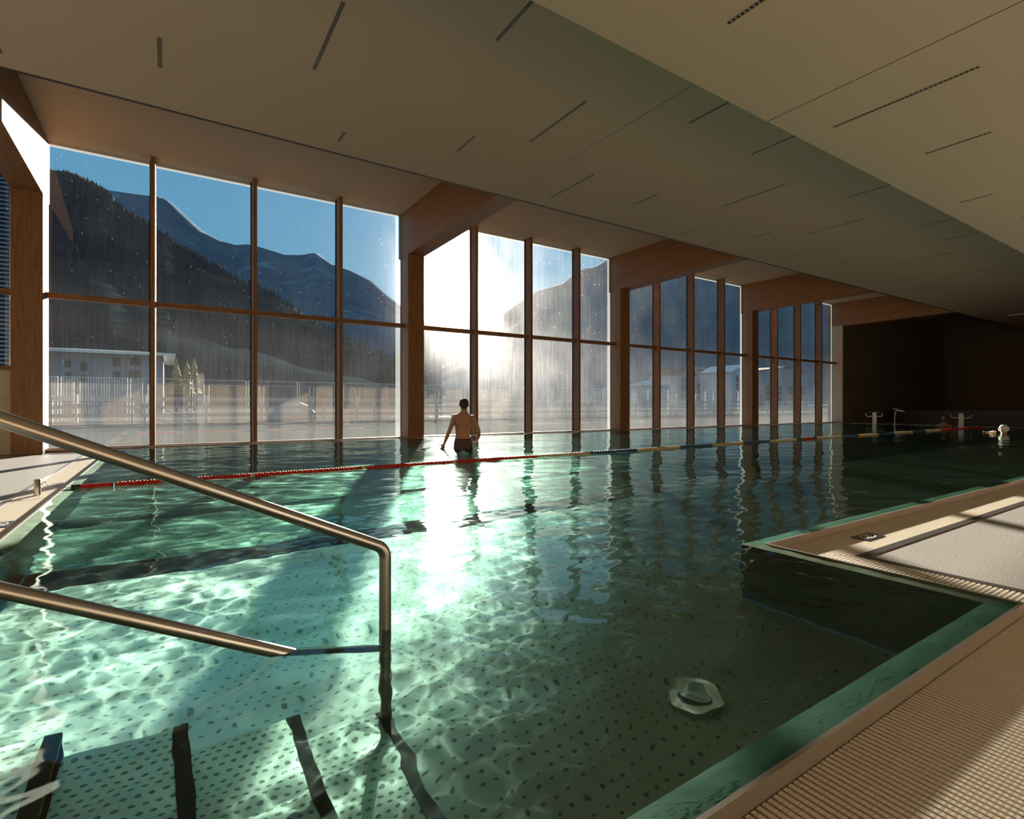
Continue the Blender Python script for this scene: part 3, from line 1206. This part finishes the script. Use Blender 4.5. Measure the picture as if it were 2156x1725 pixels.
sign(3.743, 1.574, 0.0, 'dark plate with a struck-out diver on the right-hand grating')
sign(-.985, 7.30, PI / 2, 'dark plate with a struck-out diver on the left grating, beyond the rope hook')
sign(-.975, 5.06, PI / 2, 'dark plate at the left picture edge on the left grating')


# ------------------------------------------------------------------ people
def remeshed(mb, name, mat, voxel, parent, smooth_it=6):
    o = mb.build(name, mat, parent)
    r = o.modifiers.new('remesh', 'REMESH')
    r.mode = 'VOXEL'
    r.voxel_size = voxel
    r.use_smooth_shade = True
    s = o.modifiers.new('smooth', 'SMOOTH')
    s.iterations = smooth_it
    s.factor = .5
    return o


def person_frame(origin, facing):
    f = Vector((facing[0], facing[1], 0)).normalized()
    r = Vector((f.y, -f.x, 0))
    o = Vector(origin)
    return (lambda a, b_, c_: o + r * a + f * b_ + Vector((0, 0, c_))), r, f


def ell(T, a, b_, c_, rx, ry, n=20, tilt=0):
    """horizontal ellipse ring in the person's frame"""
    return [T(a + rx * math.cos(2 * PI * k / n), b_ + ry * math.sin(2 * PI * k / n), c_ + tilt * math.cos(2 * PI * k / n)) for k in range(n)]


man = empty('person', (4.62, 8.52, -.92), 'person wading with back turned, bare torso, dark patterned trunks, in front of sun glare', 'person')
T, mr, mf = person_frame((4.53, 8.57, 0), (.468, .884))
body = MB()
torso = [(.005, 0, -.05, .150, .105), (.004, 0, .05, .165, .112), (.002, 0, .15, .150, .105), (-.002, .005, .24, .134, .094), (-.002, .01, .32, .133, .092),
         (.002, .012, .40, .148, .100), (.012, .010, .48, .165, .108), (.018, .006, .54, .178, .106), (.018, .0, .585, .172, .094),
         (.017, -.002, .62, .135, .080), (.018, 0, .65, .085, .068), (.020, .004, .69, .058, .060), (.021, .012, .74, .055, .060), (.021, .02, .79, .05, .055)]
body.loft([ell(T, a, b_, c_, rx, ry, tilt=-.012 if c_ > .4 and c_ < .66 else 0) for a, b_, c_, rx, ry in torso])
# shoulders
body.ball(T(-.140, .0, .575), .062, .058, .058, frame=(mr, mf, Vector((0, 0, 1))))
body.ball(T(.178, .0, .560), .064, .058, .060, frame=(mr, mf, Vector((0, 0, 1))))
# shoulder blades, spine furrow sides
body.ball(T(-.072, -.070, .50), .055, .028, .085, frame=(mr, mf, Vector((0, 0, 1))))
body.ball(T(.105, -.070, .49), .055, .028, .085, frame=(mr, mf, Vector((0, 0, 1))))


def arm(mb, pts, rs):
    mb.tube([T(*p) for p in pts], rs, 14)


arm(body, [(-.145, 0, .60), (-.172, .0, .53), (-.200, .0, .44), (-.232, .005, .355), (-.262, .02, .28), (-.300, .04, .19), (-.335, .055, .10), (-.345, .06, .075)],
    [.044, .047, .043, .037, .038, .033, .023, .023])
arm(body, [(.182, 0, .585), (.212, -.01, .52), (.245, -.02, .43), (.283, -.025, .33), (.290, .02, .27), (.282, .10, .205), (.266, .15, .160), (.262, .165, .150)],
    [.045, .048, .044, .038, .039, .034, .025, .023])


def hand(mb, wrist, direc, palm_n, side, curl, length=.09, thumb_side=1):
    """palm block, four fingers of different length and a thumb from the side of the palm"""
    d = Vector(direc).normalized()
    n = Vector(palm_n).normalized()
    s = d.cross(n).normalized() * side
    w = Vector(wrist)
    palm = []
    for t_, hw, ht in ((0, .024, .016), (.03, .034, .017), (.065, .040, .015), (.09, .040, .012)):
        c_ = w + d * t_
        palm.append([c_ + s * hw * math.cos(a) + n * ht * math.sin(a) for a in np.linspace(0, 2 * PI, 14, endpoint=False)])
    mb.loft(palm)
    for i, (off, L) in enumerate(((-.030, .062), (-.010, .074), (.011, .070), (.030, .055))):
        p = w + d * .085 + s * off
        pts_ = [p]
        dd = d.copy()
        for j, fr_ in enumerate((.45, .32, .23)):
            ax = s
            dd = (Matrix.Rotation(curl * (1 + .1 * i), 3, ax) @ dd)
            pts_.append(pts_[-1] + dd * L * fr_)
        mb.tube(pts_, [.0095, .009, .008, .0068], 10)
    b_ = w + d * .03 + s * (-.030 * thumb_side)
    td = (d * .6 - s * thumb_side * .75 - n * .25).normalized()
    mb.tube([b_, b_ + td * .03, b_ + td * .03 + (td * .6 + d * .6).normalized() * .03], [.012, .011, .008], 10)


hand(body, T(-.343, .06, .085), (-mr * .35 + mf * .25 + Vector((0, 0, -.9))), mf, 1, .18)
hand(body, T(.262, .160, .153), (-mr * .25 + mf * .55 + Vector((0, 0, -.75))), -mr, 1, .95)
# legs under the water
for s_, a0, a1, a2, bb in ((1, -.085, -.10, -.105, -.05), (1, .09, .105, .12, .12)):
    body.tube([T(a0, 0, .06), T(a0, 0, -.05), T((a0 + a1) / 2, bb * .4, -.25), T(a1, bb * .8, -.44), T(a1, bb * .6, -.52), T(a2, bb * .3, -.66), T(a2, bb * .1, -.84), T(a2, bb * .1, -.88)],
              [.085, .088, .075, .055, .052, .055, .036, .038], 16)
    body.tube([T(a2, bb * .1 - .05, -.885), T(a2, bb * .1 + .06, -.89), T(a2, bb * .1 + .17, -.90)], [.034, .036, .022], 12)
# head with face: skull, jaw, nose, ears, lips
HZ = .815
UPV = Vector((0, 0, 1))
body.ball(T(.021, .020, HZ), .077, .096, .092, 24, 16, frame=(mr, mf, UPV))
body.ball(T(.021, .060, HZ - .075), .052, .055, .055, 20, 12, frame=(mr, mf, UPV))
body.ball(T(.021, .122, HZ - .025), .013, .018, .022, 12, 8, frame=(mr, mf, UPV))
body.ball(T(.021, .110, HZ - .068), .022, .010, .010, 12, 8, frame=(mr, mf, UPV))
for s_ in (-1, 1):
    body.ball(T(.021 + s_ * .081, .012, HZ - .018), .010, .018, .030, 12, 8, frame=(mr, mf, UPV))
bo = remeshed(body, 'body', 'skin', .0065, man, 4)
for s_ in (-1, 1):
    pass
hairm = MB()
hairm.ball(T(.021, .010, HZ + .018), .085, .098, .088, 28, 18, frame=(mr, mf, UPV))
hairm.ball(T(.021, -.040, HZ - .030), .066, .060, .060, 24, 14, frame=(mr, mf, UPV))
for i in range(60):
    a = rnd.uniform(0, 2 * PI)
    e_ = rnd.uniform(.25, 1.3)
    p = T(.021 + .080 * math.cos(a) * math.cos(e_), .010 + .09 * math.sin(a) * math.cos(e_), HZ + .020 + .082 * math.sin(e_))
    q = p + (mr * math.cos(a) * .4 + mf * .7 + UPV * .7 * rnd.uniform(.4, 1.2)).normalized() * rnd.uniform(.010, .022)
    hairm.tube([p, q], [.008, .002], 6)
remeshed(hairm, 'hair', 'hair', .006, man, 2)
eyes = MB()
for s_ in (-1, 1):
    eyes.ball(T(.021 + s_ * .031, .098, HZ - .012), .011, .011, .009, 12, 8, frame=(mr, mf, UPV))
eyes.build('eyes', 'blackplastic', man)
tr_ = MB()
rings = [(.005, 0, -.06, .170, .122), (.005, 0, .02, .174, .124), (.004, 0, .08, .169, .120), (.003, 0, .135, .158, .113), (.002, 0, .165, .149, .106)]
tr_.loft([ell(T, a, b_, c_, rx, ry, 32) for a, b_, c_, rx, ry in rings], cap=False)
for a0 in (-.088, .094):
    tr_.tube([T(a0, 0, -.02), T(a0, .0, -.12), T(a0 * 1.05, .01, -.22)], [.095, .098, .094], 24)
tr_.build('swim_trunks', 'trunks', man)
wb = MB()
wb.loft([ell(T, .002, 0, .158, .1525, .109, 32), ell(T, .002, 0, .186, .1465, .104, 32)], cap=False)
wb.build('waistband', 'waistband', man)

# white-haired swimmer
sw = empty('person', (19.6, 4.84, 0), 'white-haired swimmer with only head and one forearm above the dark water, far right', 'person')
T, sr, sf = person_frame((19.55, 4.80, 0), (.95, .25))
b2 = MB()
b2.ball(T(0, .01, .10), .085, .10, .115, 20, 14, frame=(sr, sf, UPV))
b2.ball(T(0, .10, .09), .013, .018, .02, 10, 8, frame=(sr, sf, UPV))
b2.tube([T(0, -.01, .08), T(0, -.04, -.06)], [.06, .07], 16)
b2.loft([ell(T, 0, -.05, z_, rx, ry) for z_, rx, ry in ((-.06, .10, .08), (-.12, .20, .11), (-.3, .19, .12), (-.55, .16, .11))])
b2.tube([T(-.2, -.05, -.12), T(-.28, .12, -.03), T(-.18, .20, .04), T(-.30, .30, .015)], [.05, .042, .04, .026], 14)
hand(b2, T(-.29, .30, .015), -sr + sf * .3, UPV, 1, .15)
b2.tube([T(.2, -.05, -.12), T(.34, .10, -.10), T(.36, .3, -.06)], [.05, .04, .028], 14)
hand(b2, T(.36, .3, -.06), sf, UPV, 1, .15)
for s_ in (-1, 1):
    b2.tube([T(s_ * .09, -.05, -.5), T(s_ * .11, -.08, -.9), T(s_ * .11, -.1, -1.35)], [.085, .06, .04], 14)
remeshed(b2, 'body', 'skin', .009, sw, 4)
h2 = MB()
h2.ball(T(0, -.025, .135), .108, .112, .100, 24, 16, frame=(sr, sf, UPV))
for i in range(90):
    a = rnd.uniform(0, 2 * PI)
    e_ = rnd.uniform(-.5, 1.4)
    p = T(.098 * math.cos(a) * math.cos(e_), -.025 + .10 * math.sin(a) * math.cos(e_), .135 + .092 * math.sin(e_))
    h2.ball(p, rnd.uniform(.016, .03), seg=8, rows=6)
remeshed(h2, 'hair', 'hair_white', .010, sw, 1)

# dim bather by the far end
ba = empty('person', (24.3, 7.6, 0), 'dim bather standing in shadow at the far end beside the right starting post', 'person')
T, br_, bf = person_frame((24.2, 7.62, 0), (-.95, -.3))
b3 = MB()
b3.loft([ell(T, 0, 0, z_, rx, ry) for z_, rx, ry in ((-1.2, .14, .1), (-.3, .16, .11), (-.1, .17, .12), (.06, .19, .11), (.11, .15, .08), (.14, .06, .06), (.2, .055, .055))])
b3.ball(T(0, .01, .32), .075, .095, .115, 20, 14, frame=(br_, bf, UPV))
b3.ball(T(0, .11, .31), .012, .016, .02, 10, 8, frame=(br_, bf, UPV))
for s_ in (-1, 1):
    b3.tube([T(s_ * .17, 0, .06), T(s_ * .24, .02, -.12), T(s_ * .26, .14, -.25)], [.05, .042, .03], 12)
    hand(b3, T(s_ * .26, .14, -.25), bf - UPV * .3, UPV, s_, .2)
    b3.ball(T(s_ * .078, .0, .31), .01, .018, .028, 10, 8, frame=(br_, bf, UPV))
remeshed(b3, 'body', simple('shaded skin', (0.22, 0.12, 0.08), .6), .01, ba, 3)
h3 = MB().ball(T(0, -.01, .36), .084, .10, .095, 20, 14, frame=(br_, bf, UPV))
h3.build('hair', 'hair', ba)

# ------------------------------------------------------------------ starting posts and far-end fittings


def start_post(px, py, label):
    e = empty('starting_post', (px, py, ZD), label, 'starting post', 'starting posts at the far end')
    MB().box(px - .03, px + .03, py - .075, py + .075, ZD, .48).build('post', 'white', e)
    mb = MB()
    mb.tube([(px - .05, py + .32, .45), (px - .05, py + .31, .36), (px - .05, py + .26, .31), (px - .05, py - .26, .31), (px - .05, py - .31, .36), (px - .05, py - .32, .45)], .016, 12)
    mb.build('grab_bar', 'white', e)
    MB().box(px - .02, px + .5, py - .26, py + .26, .48, .52).build('platform', 'black', e)


start_post(25.25, 11.86 * .0 + 10.35, 'white starting post with curved grab bar, left one at the far end')
start_post(25.25, 7.42, 'white starting post with curved grab bar, right one near the dim bather')
e = empty('folding_seat', (26.5, 9.9, ZD), 'pale folded seat beyond the left starting post', 'seat')
MB().tube([(26.6, 10.12, .50), (26.6, 10.0, .57), (26.6, 9.85, .53), (26.6, 9.74, .53)], [.02, .04, .05, .03], 10).build('seat', 'ledge', e)
MB().tube([(26.6, 10.12, ZD), (26.6, 10.12, .30), (26.6, 10.08, .50)], .018, 8).build('leg', 'ledge', e)
MB().tube([(26.6, 10.19, .60), (26.6, 10.05, .65), (26.6, 9.97, .56)], .018, 8).build('armrest', 'ledge', e)
e = tag(MB().box(30.2, 31.2, 3.5, 11.6, ZD, .55).build('tarp_stack', 'black'), 'long black bench along the dark end wall', 'tarps')  # plain black box standing in for a dark band read as tarps

# ------------------------------------------------------------------ outside
gm = MB()
gm.add([(-400, 12.6, -.06), (900, 12.6, -.06), (900, 700, -.06), (-400, 700, -.06)], [(0, 1, 2, 3)])
struct(gm.build('ground', 'concrete_out'), 'pale paved ground outside the glass')


def terrain(name, prof, R, Rf, mat, lab, amp, seed, dv=8, trees=False):
    """mountain flank: ridge profile (pixel azimuth, pixel height) at distance R, foot at distance Rf, and a back slope"""
    us = np.arange(prof[0][0], prof[-1][0] + 1, dv)
    pv = np.interp(us, [p[0] for p in prof], [p[1] for p in prof])
    rg = np.random.default_rng(seed)
    rows = 26
    V, nx = [], len(us)
    ph = rg.uniform(0, 6.28, (14, 2))
    for j in range(rows + 3):
        for i, u in enumerate(us):
            r = ray(u, V0)
            hd = np.array([r[0], r[1]])
            ridge = (V0 - pv[i]) / F_PX * R + EYE
            if j <= rows:
                t_ = j / rows
                dist = Rf + (R - Rf) * t_
                z_ = ridge * (t_ ** 1.15)
            else:
                t_ = 1
                dist = R * (1 + .12 * (j - rows))
                z_ = ridge * (1 - .3 * (j - rows))
            p = hd * dist
            nz = 0
            for q in range(14):
                w_ = 2 ** (q / 2.2) * 3.0 / R
                nz += math.sin(p[0] * w_ + ph[q, 0]) * math.sin(p[1] * w_ * .8 + ph[q, 1]) / 2 ** (q / 2.6)
            k_ = math.sin(PI * min(t_, 1)) if j <= rows else 0
            V.append((p[0], p[1], max(-.5, z_ + amp * nz * (k_ * .9 + .05))))
    Fc = [(j * nx + i, j * nx + i + 1, (j + 1) * nx + i + 1, (j + 1) * nx + i) for j in range(rows + 2) for i in range(nx - 1)]
    mb = MB()
    mb.add(V, Fc, 0, True)
    o = mb.build(name, mat)
    struct(o, lab)
    return o, np.array(V).reshape(rows + 3, nx, 3)


m_mid = slope_mat('distant slope', (0.075, 0.11, 0.145), (0.11, 0.15, 0.185), (0.22, 0.26, 0.30), .004, .006)  # air haze is put into the far slopes' bluish base colours
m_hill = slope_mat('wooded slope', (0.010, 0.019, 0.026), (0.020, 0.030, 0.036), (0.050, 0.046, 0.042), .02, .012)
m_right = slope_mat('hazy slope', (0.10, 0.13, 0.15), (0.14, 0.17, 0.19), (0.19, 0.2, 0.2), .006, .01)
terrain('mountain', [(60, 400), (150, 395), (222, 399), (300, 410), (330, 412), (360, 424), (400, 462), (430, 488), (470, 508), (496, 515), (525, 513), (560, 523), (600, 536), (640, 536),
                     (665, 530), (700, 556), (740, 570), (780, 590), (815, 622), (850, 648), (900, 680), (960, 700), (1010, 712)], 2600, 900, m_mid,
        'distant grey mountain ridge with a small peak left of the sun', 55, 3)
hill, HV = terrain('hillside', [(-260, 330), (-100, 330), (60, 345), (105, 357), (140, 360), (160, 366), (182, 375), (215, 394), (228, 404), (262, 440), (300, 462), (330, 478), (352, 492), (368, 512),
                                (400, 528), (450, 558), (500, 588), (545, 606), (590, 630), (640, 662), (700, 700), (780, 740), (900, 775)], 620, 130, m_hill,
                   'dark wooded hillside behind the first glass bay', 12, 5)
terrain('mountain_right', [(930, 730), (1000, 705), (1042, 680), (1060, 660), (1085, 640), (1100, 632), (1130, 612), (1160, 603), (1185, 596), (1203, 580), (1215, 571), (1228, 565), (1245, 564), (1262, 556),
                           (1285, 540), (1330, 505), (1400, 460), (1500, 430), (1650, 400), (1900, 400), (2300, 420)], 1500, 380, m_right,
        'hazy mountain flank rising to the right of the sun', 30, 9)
# conifers on the hillside: too many to count
fo = MB()
rg = np.random.default_rng(4)
for q in range(1500):
    j = int(rg.integers(9, 26)) if q > 420 else 25
    i = int(rg.integers(0, HV.shape[1] - 1))
    if q <= 420:
        i = int(rg.integers(30, 110))
    p = HV[j, i] + (HV[j, i + 1] - HV[j, i]) * rg.random()
    h_ = rg.uniform(3.5, 8)
    r_ = h_ * .2
    n = 6
    base_r = [(p[0] + r_ * math.cos(2 * PI * k / n), p[1] + r_ * math.sin(2 * PI * k / n), p[2] - 1) for k in range(n)]
    fo.add(base_r + [(p[0], p[1], p[2] + h_)], [(k, (k + 1) % n, n) for k in range(n)])
tag(fo.build('forest', simple('conifer forest', (0.014, 0.024, 0.027), .9, var=.4, vscale=.2)), 'dark conifers covering the left hillside', 'forest', kind='stuff')

# fences
fence = empty('mesh_fence', (8, 29, 0), 'front row of white mesh fence panels outside the glass', 'fence')
x = -3.14 - 2.4 * 3
for i in range(22):
    a, b_ = x, x + 2.2
    pn = MB()
    for (p, q) in (((a, 29, .05), (a, 29, 1.76)), ((b_, 29, .05), (b_, 29, 1.76)), ((a, 29, 1.76), (b_, 29, 1.76)), ((a, 29, .05), (b_, 29, .05)), ((a, 29, .95), (b_, 29, .95))):
        pn.tube([p, q], .022, 6)
    xx = a + .06
    while xx < b_:
        pn.box(xx, xx + .006, 28.997, 29.003, .05, 1.76)
        xx += .05
    pn.build('panel', 'galv', fence)
    MB().box(b_ + .05, b_ + .15, 28.95, 29.05, -.06, 1.25).build('post', 'galv', fence)
    x += 2.4
fence = empty('mesh_fence', (8, 32, 0), 'taller back row of mesh fence panels outside, behind the front row', 'fence')
x = -12
for i in range(24):
    a, b_ = x, x + 2.5
    pn = MB()
    for (p, q) in (((a, 32, .05), (a, 32, 2.12)), ((b_, 32, .05), (b_, 32, 2.12)), ((a, 32, 2.12), (b_, 32, 2.12)), ((a, 32, .05), (b_, 32, .05))):
        pn.tube([p, q], .02, 6)
    xx = a + .1
    while xx < b_:
        pn.box(xx, xx + .006, 31.997, 32.003, .05, 2.12)
        xx += .1
    pn.build('panel', 'galv', fence)
    x += 2.62
rail_o = empty('rink_barrier', (10, 30.5, 0), 'low barrier of pale horizontal boards between the two outdoor fences', 'barrier')
for z0, z1 in ((1.0, 1.18), (.62, .76), (.22, .40)):
    MB().box(-14, 60, 30.45, 30.50, z0, z1).build('board', 'board', rail_o)
x = -13
while x < 58:
    MB().box(x, x + .08, 30.5, 30.58, -.06, 1.2).build('post', 'board', rail_o)
    x += 2.9
shed = empty('covered_stack', (3, 33, 0), 'pale tarpaulin heap behind the fence, left of centre', 'heap')
mb = MB()
rings = []
for t_, rr in ((0, 1.3), (.35, 1.2), (.8, .8), (1.1, .25)):
    rings.append([(6.4 + rr * math.cos(a) * 1.1, 34 + rr * math.sin(a), t_ - .05) for a in np.linspace(0, 2 * PI, 18, endpoint=False)])
mb.loft(rings)
mb.build('tarpaulin', 'board', shed)


def house(name, label, x0, x1, y0, y1, z1, wallmat, wins, roof='hip', roofmat=None, over=.8, rh=1.6, cat='house'):
    e = empty(name, ((x0 + x1) / 2, y0, -.06), label, cat)
    MB().box(x0, x1, y0, y1, -.06, z1).build('wall', wallmat, e)
    rf = MB()
    if roof == 'hip':
        rf.box(x0 - over, x1 + over, y0 - over, y1 + over, z1, z1 + .25)
        cx, cy = (x0 + x1) / 2, (y0 + y1) / 2
        L = max(.5, (x1 - x0) * .25)
        rf.add([(x0 - over, y0 - over, z1 + .25), (x1 + over, y0 - over, z1 + .25), (x1 + over, y1 + over, z1 + .25), (x0 - over, y1 + over, z1 + .25), (cx - L, cy, z1 + rh), (cx + L, cy, z1 + rh)],
               [(0, 1, 5, 4), (1, 2, 5), (2, 3, 4, 5), (3, 0, 4)])
    else:
        cx = (x0 + x1) / 2
        rf.add([(x0 - over, y0 - over, z1 - .2), (cx, y0 - over, z1 + rh), (x1 + over, y0 - over, z1 - .2), (x0 - over, y1, z1 - .2), (cx, y1, z1 + rh), (x1 + over, y1, z1 - .2),
                (x0 - over, y0 - over, z1 - .5), (cx, y0 - over, z1 + rh - .3), (x1 + over, y0 - over, z1 - .5), (x0 - over, y1, z1 - .5), (cx, y1, z1 + rh - .3), (x1 + over, y1, z1 - .5)],
               [(0, 1, 4, 3), (1, 2, 5, 4), (6, 9, 10, 7), (7, 10, 11, 8), (0, 6, 7, 1), (1, 7, 8, 2), (0, 3, 9, 6), (2, 8, 11, 5)])
        gb = MB()
        gb.add([(x0, y0 + .01, z1), (x1, y0 + .01, z1), (cx, y0 + .01, z1 + rh - .35), (x0, y1, z1), (x1, y1, z1), (cx, y1, z1 + rh - .35)], [(0, 1, 2), (3, 5, 4), (0, 2, 5, 3), (1, 4, 5, 2)])
        gb.build('gable', wallmat, e)
    rf.build('roof', roofmat or MAT['trim'], e)
    for (wx, wz, ww, wh) in wins:
        MB().box(wx - ww / 2, wx + ww / 2, y0 - .05, y0 + .05, wz, wz + wh).build('window', 'gasket', e)
    return e


hm = simple('grey render', (.26, .25, .28), .9, var=.1, vscale=.3)
hw_ = simple('pale render', (.42, .42, .45), .9)
hr = simple('red brown roof', (.16, .07, .05), .9)
D = 62
xa, xb = on_y(60, 740, D)[0], on_y(344, 740, D)[0]
zt_ = on_y(200, 745, D)[2]
wins = []
for u_, v_, w2, h2_ in ((143, 766, 8, 14), (176, 772, 10, 18), (246, 762, 11, 18), (286, 762, 15, 16), (144, 790, 8, 12), (177, 798, 9, 14), (246, 790, 10, 16), (284, 790, 17, 18)):
    p = on_y(u_, v_, D)
    sx = D / (ray(u_, v_)[1]) / F_PX
    wins.append((p[0], p[2] - h2_ * sx / 2, w2 * sx * 1.15, h2_ * sx))
house('apartment_house', 'wide grey house with dark windows and flat eaves behind the first glass bay', xa, xb, D, D + 12, zt_, hm, wins, 'hip', MAT['ledge'], 1.0, .9, 'house')
# sunlit wooden shed and trees right of it
D = 120
for (u0_, u1_, v0_, lab, kind_, mt, gl_) in (
        (1432, 1462, 786, 'small dark house with a brightly sunlit left edge, behind the third bay', 'gable', hm, 1),
        (1464, 1512, 779, 'grey apartment house with a reddish roof, behind the third bay', 'hip', hm, 2),
        (1541, 1582, 781, 'white gabled house with a column of three windows, far right of the third bay', 'gable', hw_, 3),
        (1600, 1700, 779, 'large grey gabled house behind the fourth bay', 'gable', hm, 4),
        (1385, 1412, 812, 'small white flat-roofed building behind the second mullion of the third bay', 'hip', hw_, 5)):
    D = (120, 152, 120, 152, 120)[gl_ - 1]
    pa, pb = on_y(u0_, v0_, D), on_y(u1_, v0_, D)
    ww = pb[0] - pa[0]
    if gl_ == 3:
        pb[0] = pa[0] + ww
        wn_ = [(pa[0] + ww * .27, z_, ww * .13, 2.3) for z_ in (3.4, 6.6, 9.6)]
    elif gl_ == 5:
        wn_ = [(pa[0] + ww * .7, 1.5, 2.0, 1.6)]
    else:
        wn_ = [(pa[0] + ww * fx_, z_, ww * .09, 1.8) for fx_ in (.15, .4, .65, .88) for z_ in (3.0, 6.0, 8.7) if z_ + 1.9 < pa[2]]
    house('village_house', lab, pa[0], pb[0], D, D + 14, pa[2], mt, wn_, kind_, hr if gl_ in (1, 2, 4) else MAT['ledge'], .6, 2.6 if kind_ == 'gable' else 2.0)

fol = simple('yellow larch needles', (0.30, 0.22, 0.07), .9, var=.4, vscale=2)
D = 84
for u_, v_, lab in ((372, 757, 'yellow larch, leftmost of the small group beside the grey house'), (394, 760, 'yellow larch, middle of the small group beside the grey house'), (409, 757, 'yellow larch, rightmost of the small group beside the grey house')):
    D += 4
    p = on_y(u_, v_, D)
    e = empty('larch_tree', (p[0], D, -.06), lab, 'tree', 'larches beside the grey house')
    MB().tube([(p[0], D, -.06), (p[0], D, p[2] - .8)], [.2, .06], 8).build('trunk', simple('bark', (.06, .04, .03), .9), e)
    mb = MB()
    H_ = p[2]
    rg = np.random.default_rng(int(u_))
    for L in range(13):
        z0 = H_ * (.35 + .65 * L / 13)
        rr = (1 - L / 13.5) * 1.15 + .1
        n = 14
        ring_ = [(p[0] + rr * math.cos(2 * PI * k / n) * rg.uniform(.6, 1.1), D + rr * math.sin(2 * PI * k / n) * rg.uniform(.6, 1.1), z0 - rg.uniform(0, .25)) for k in range(n)]
        mb.add(ring_ + [(p[0], D, z0 + H_ * .085)], [(k, (k + 1) % n, n) for k in range(n)])
    mb.build('foliage', fol, e)
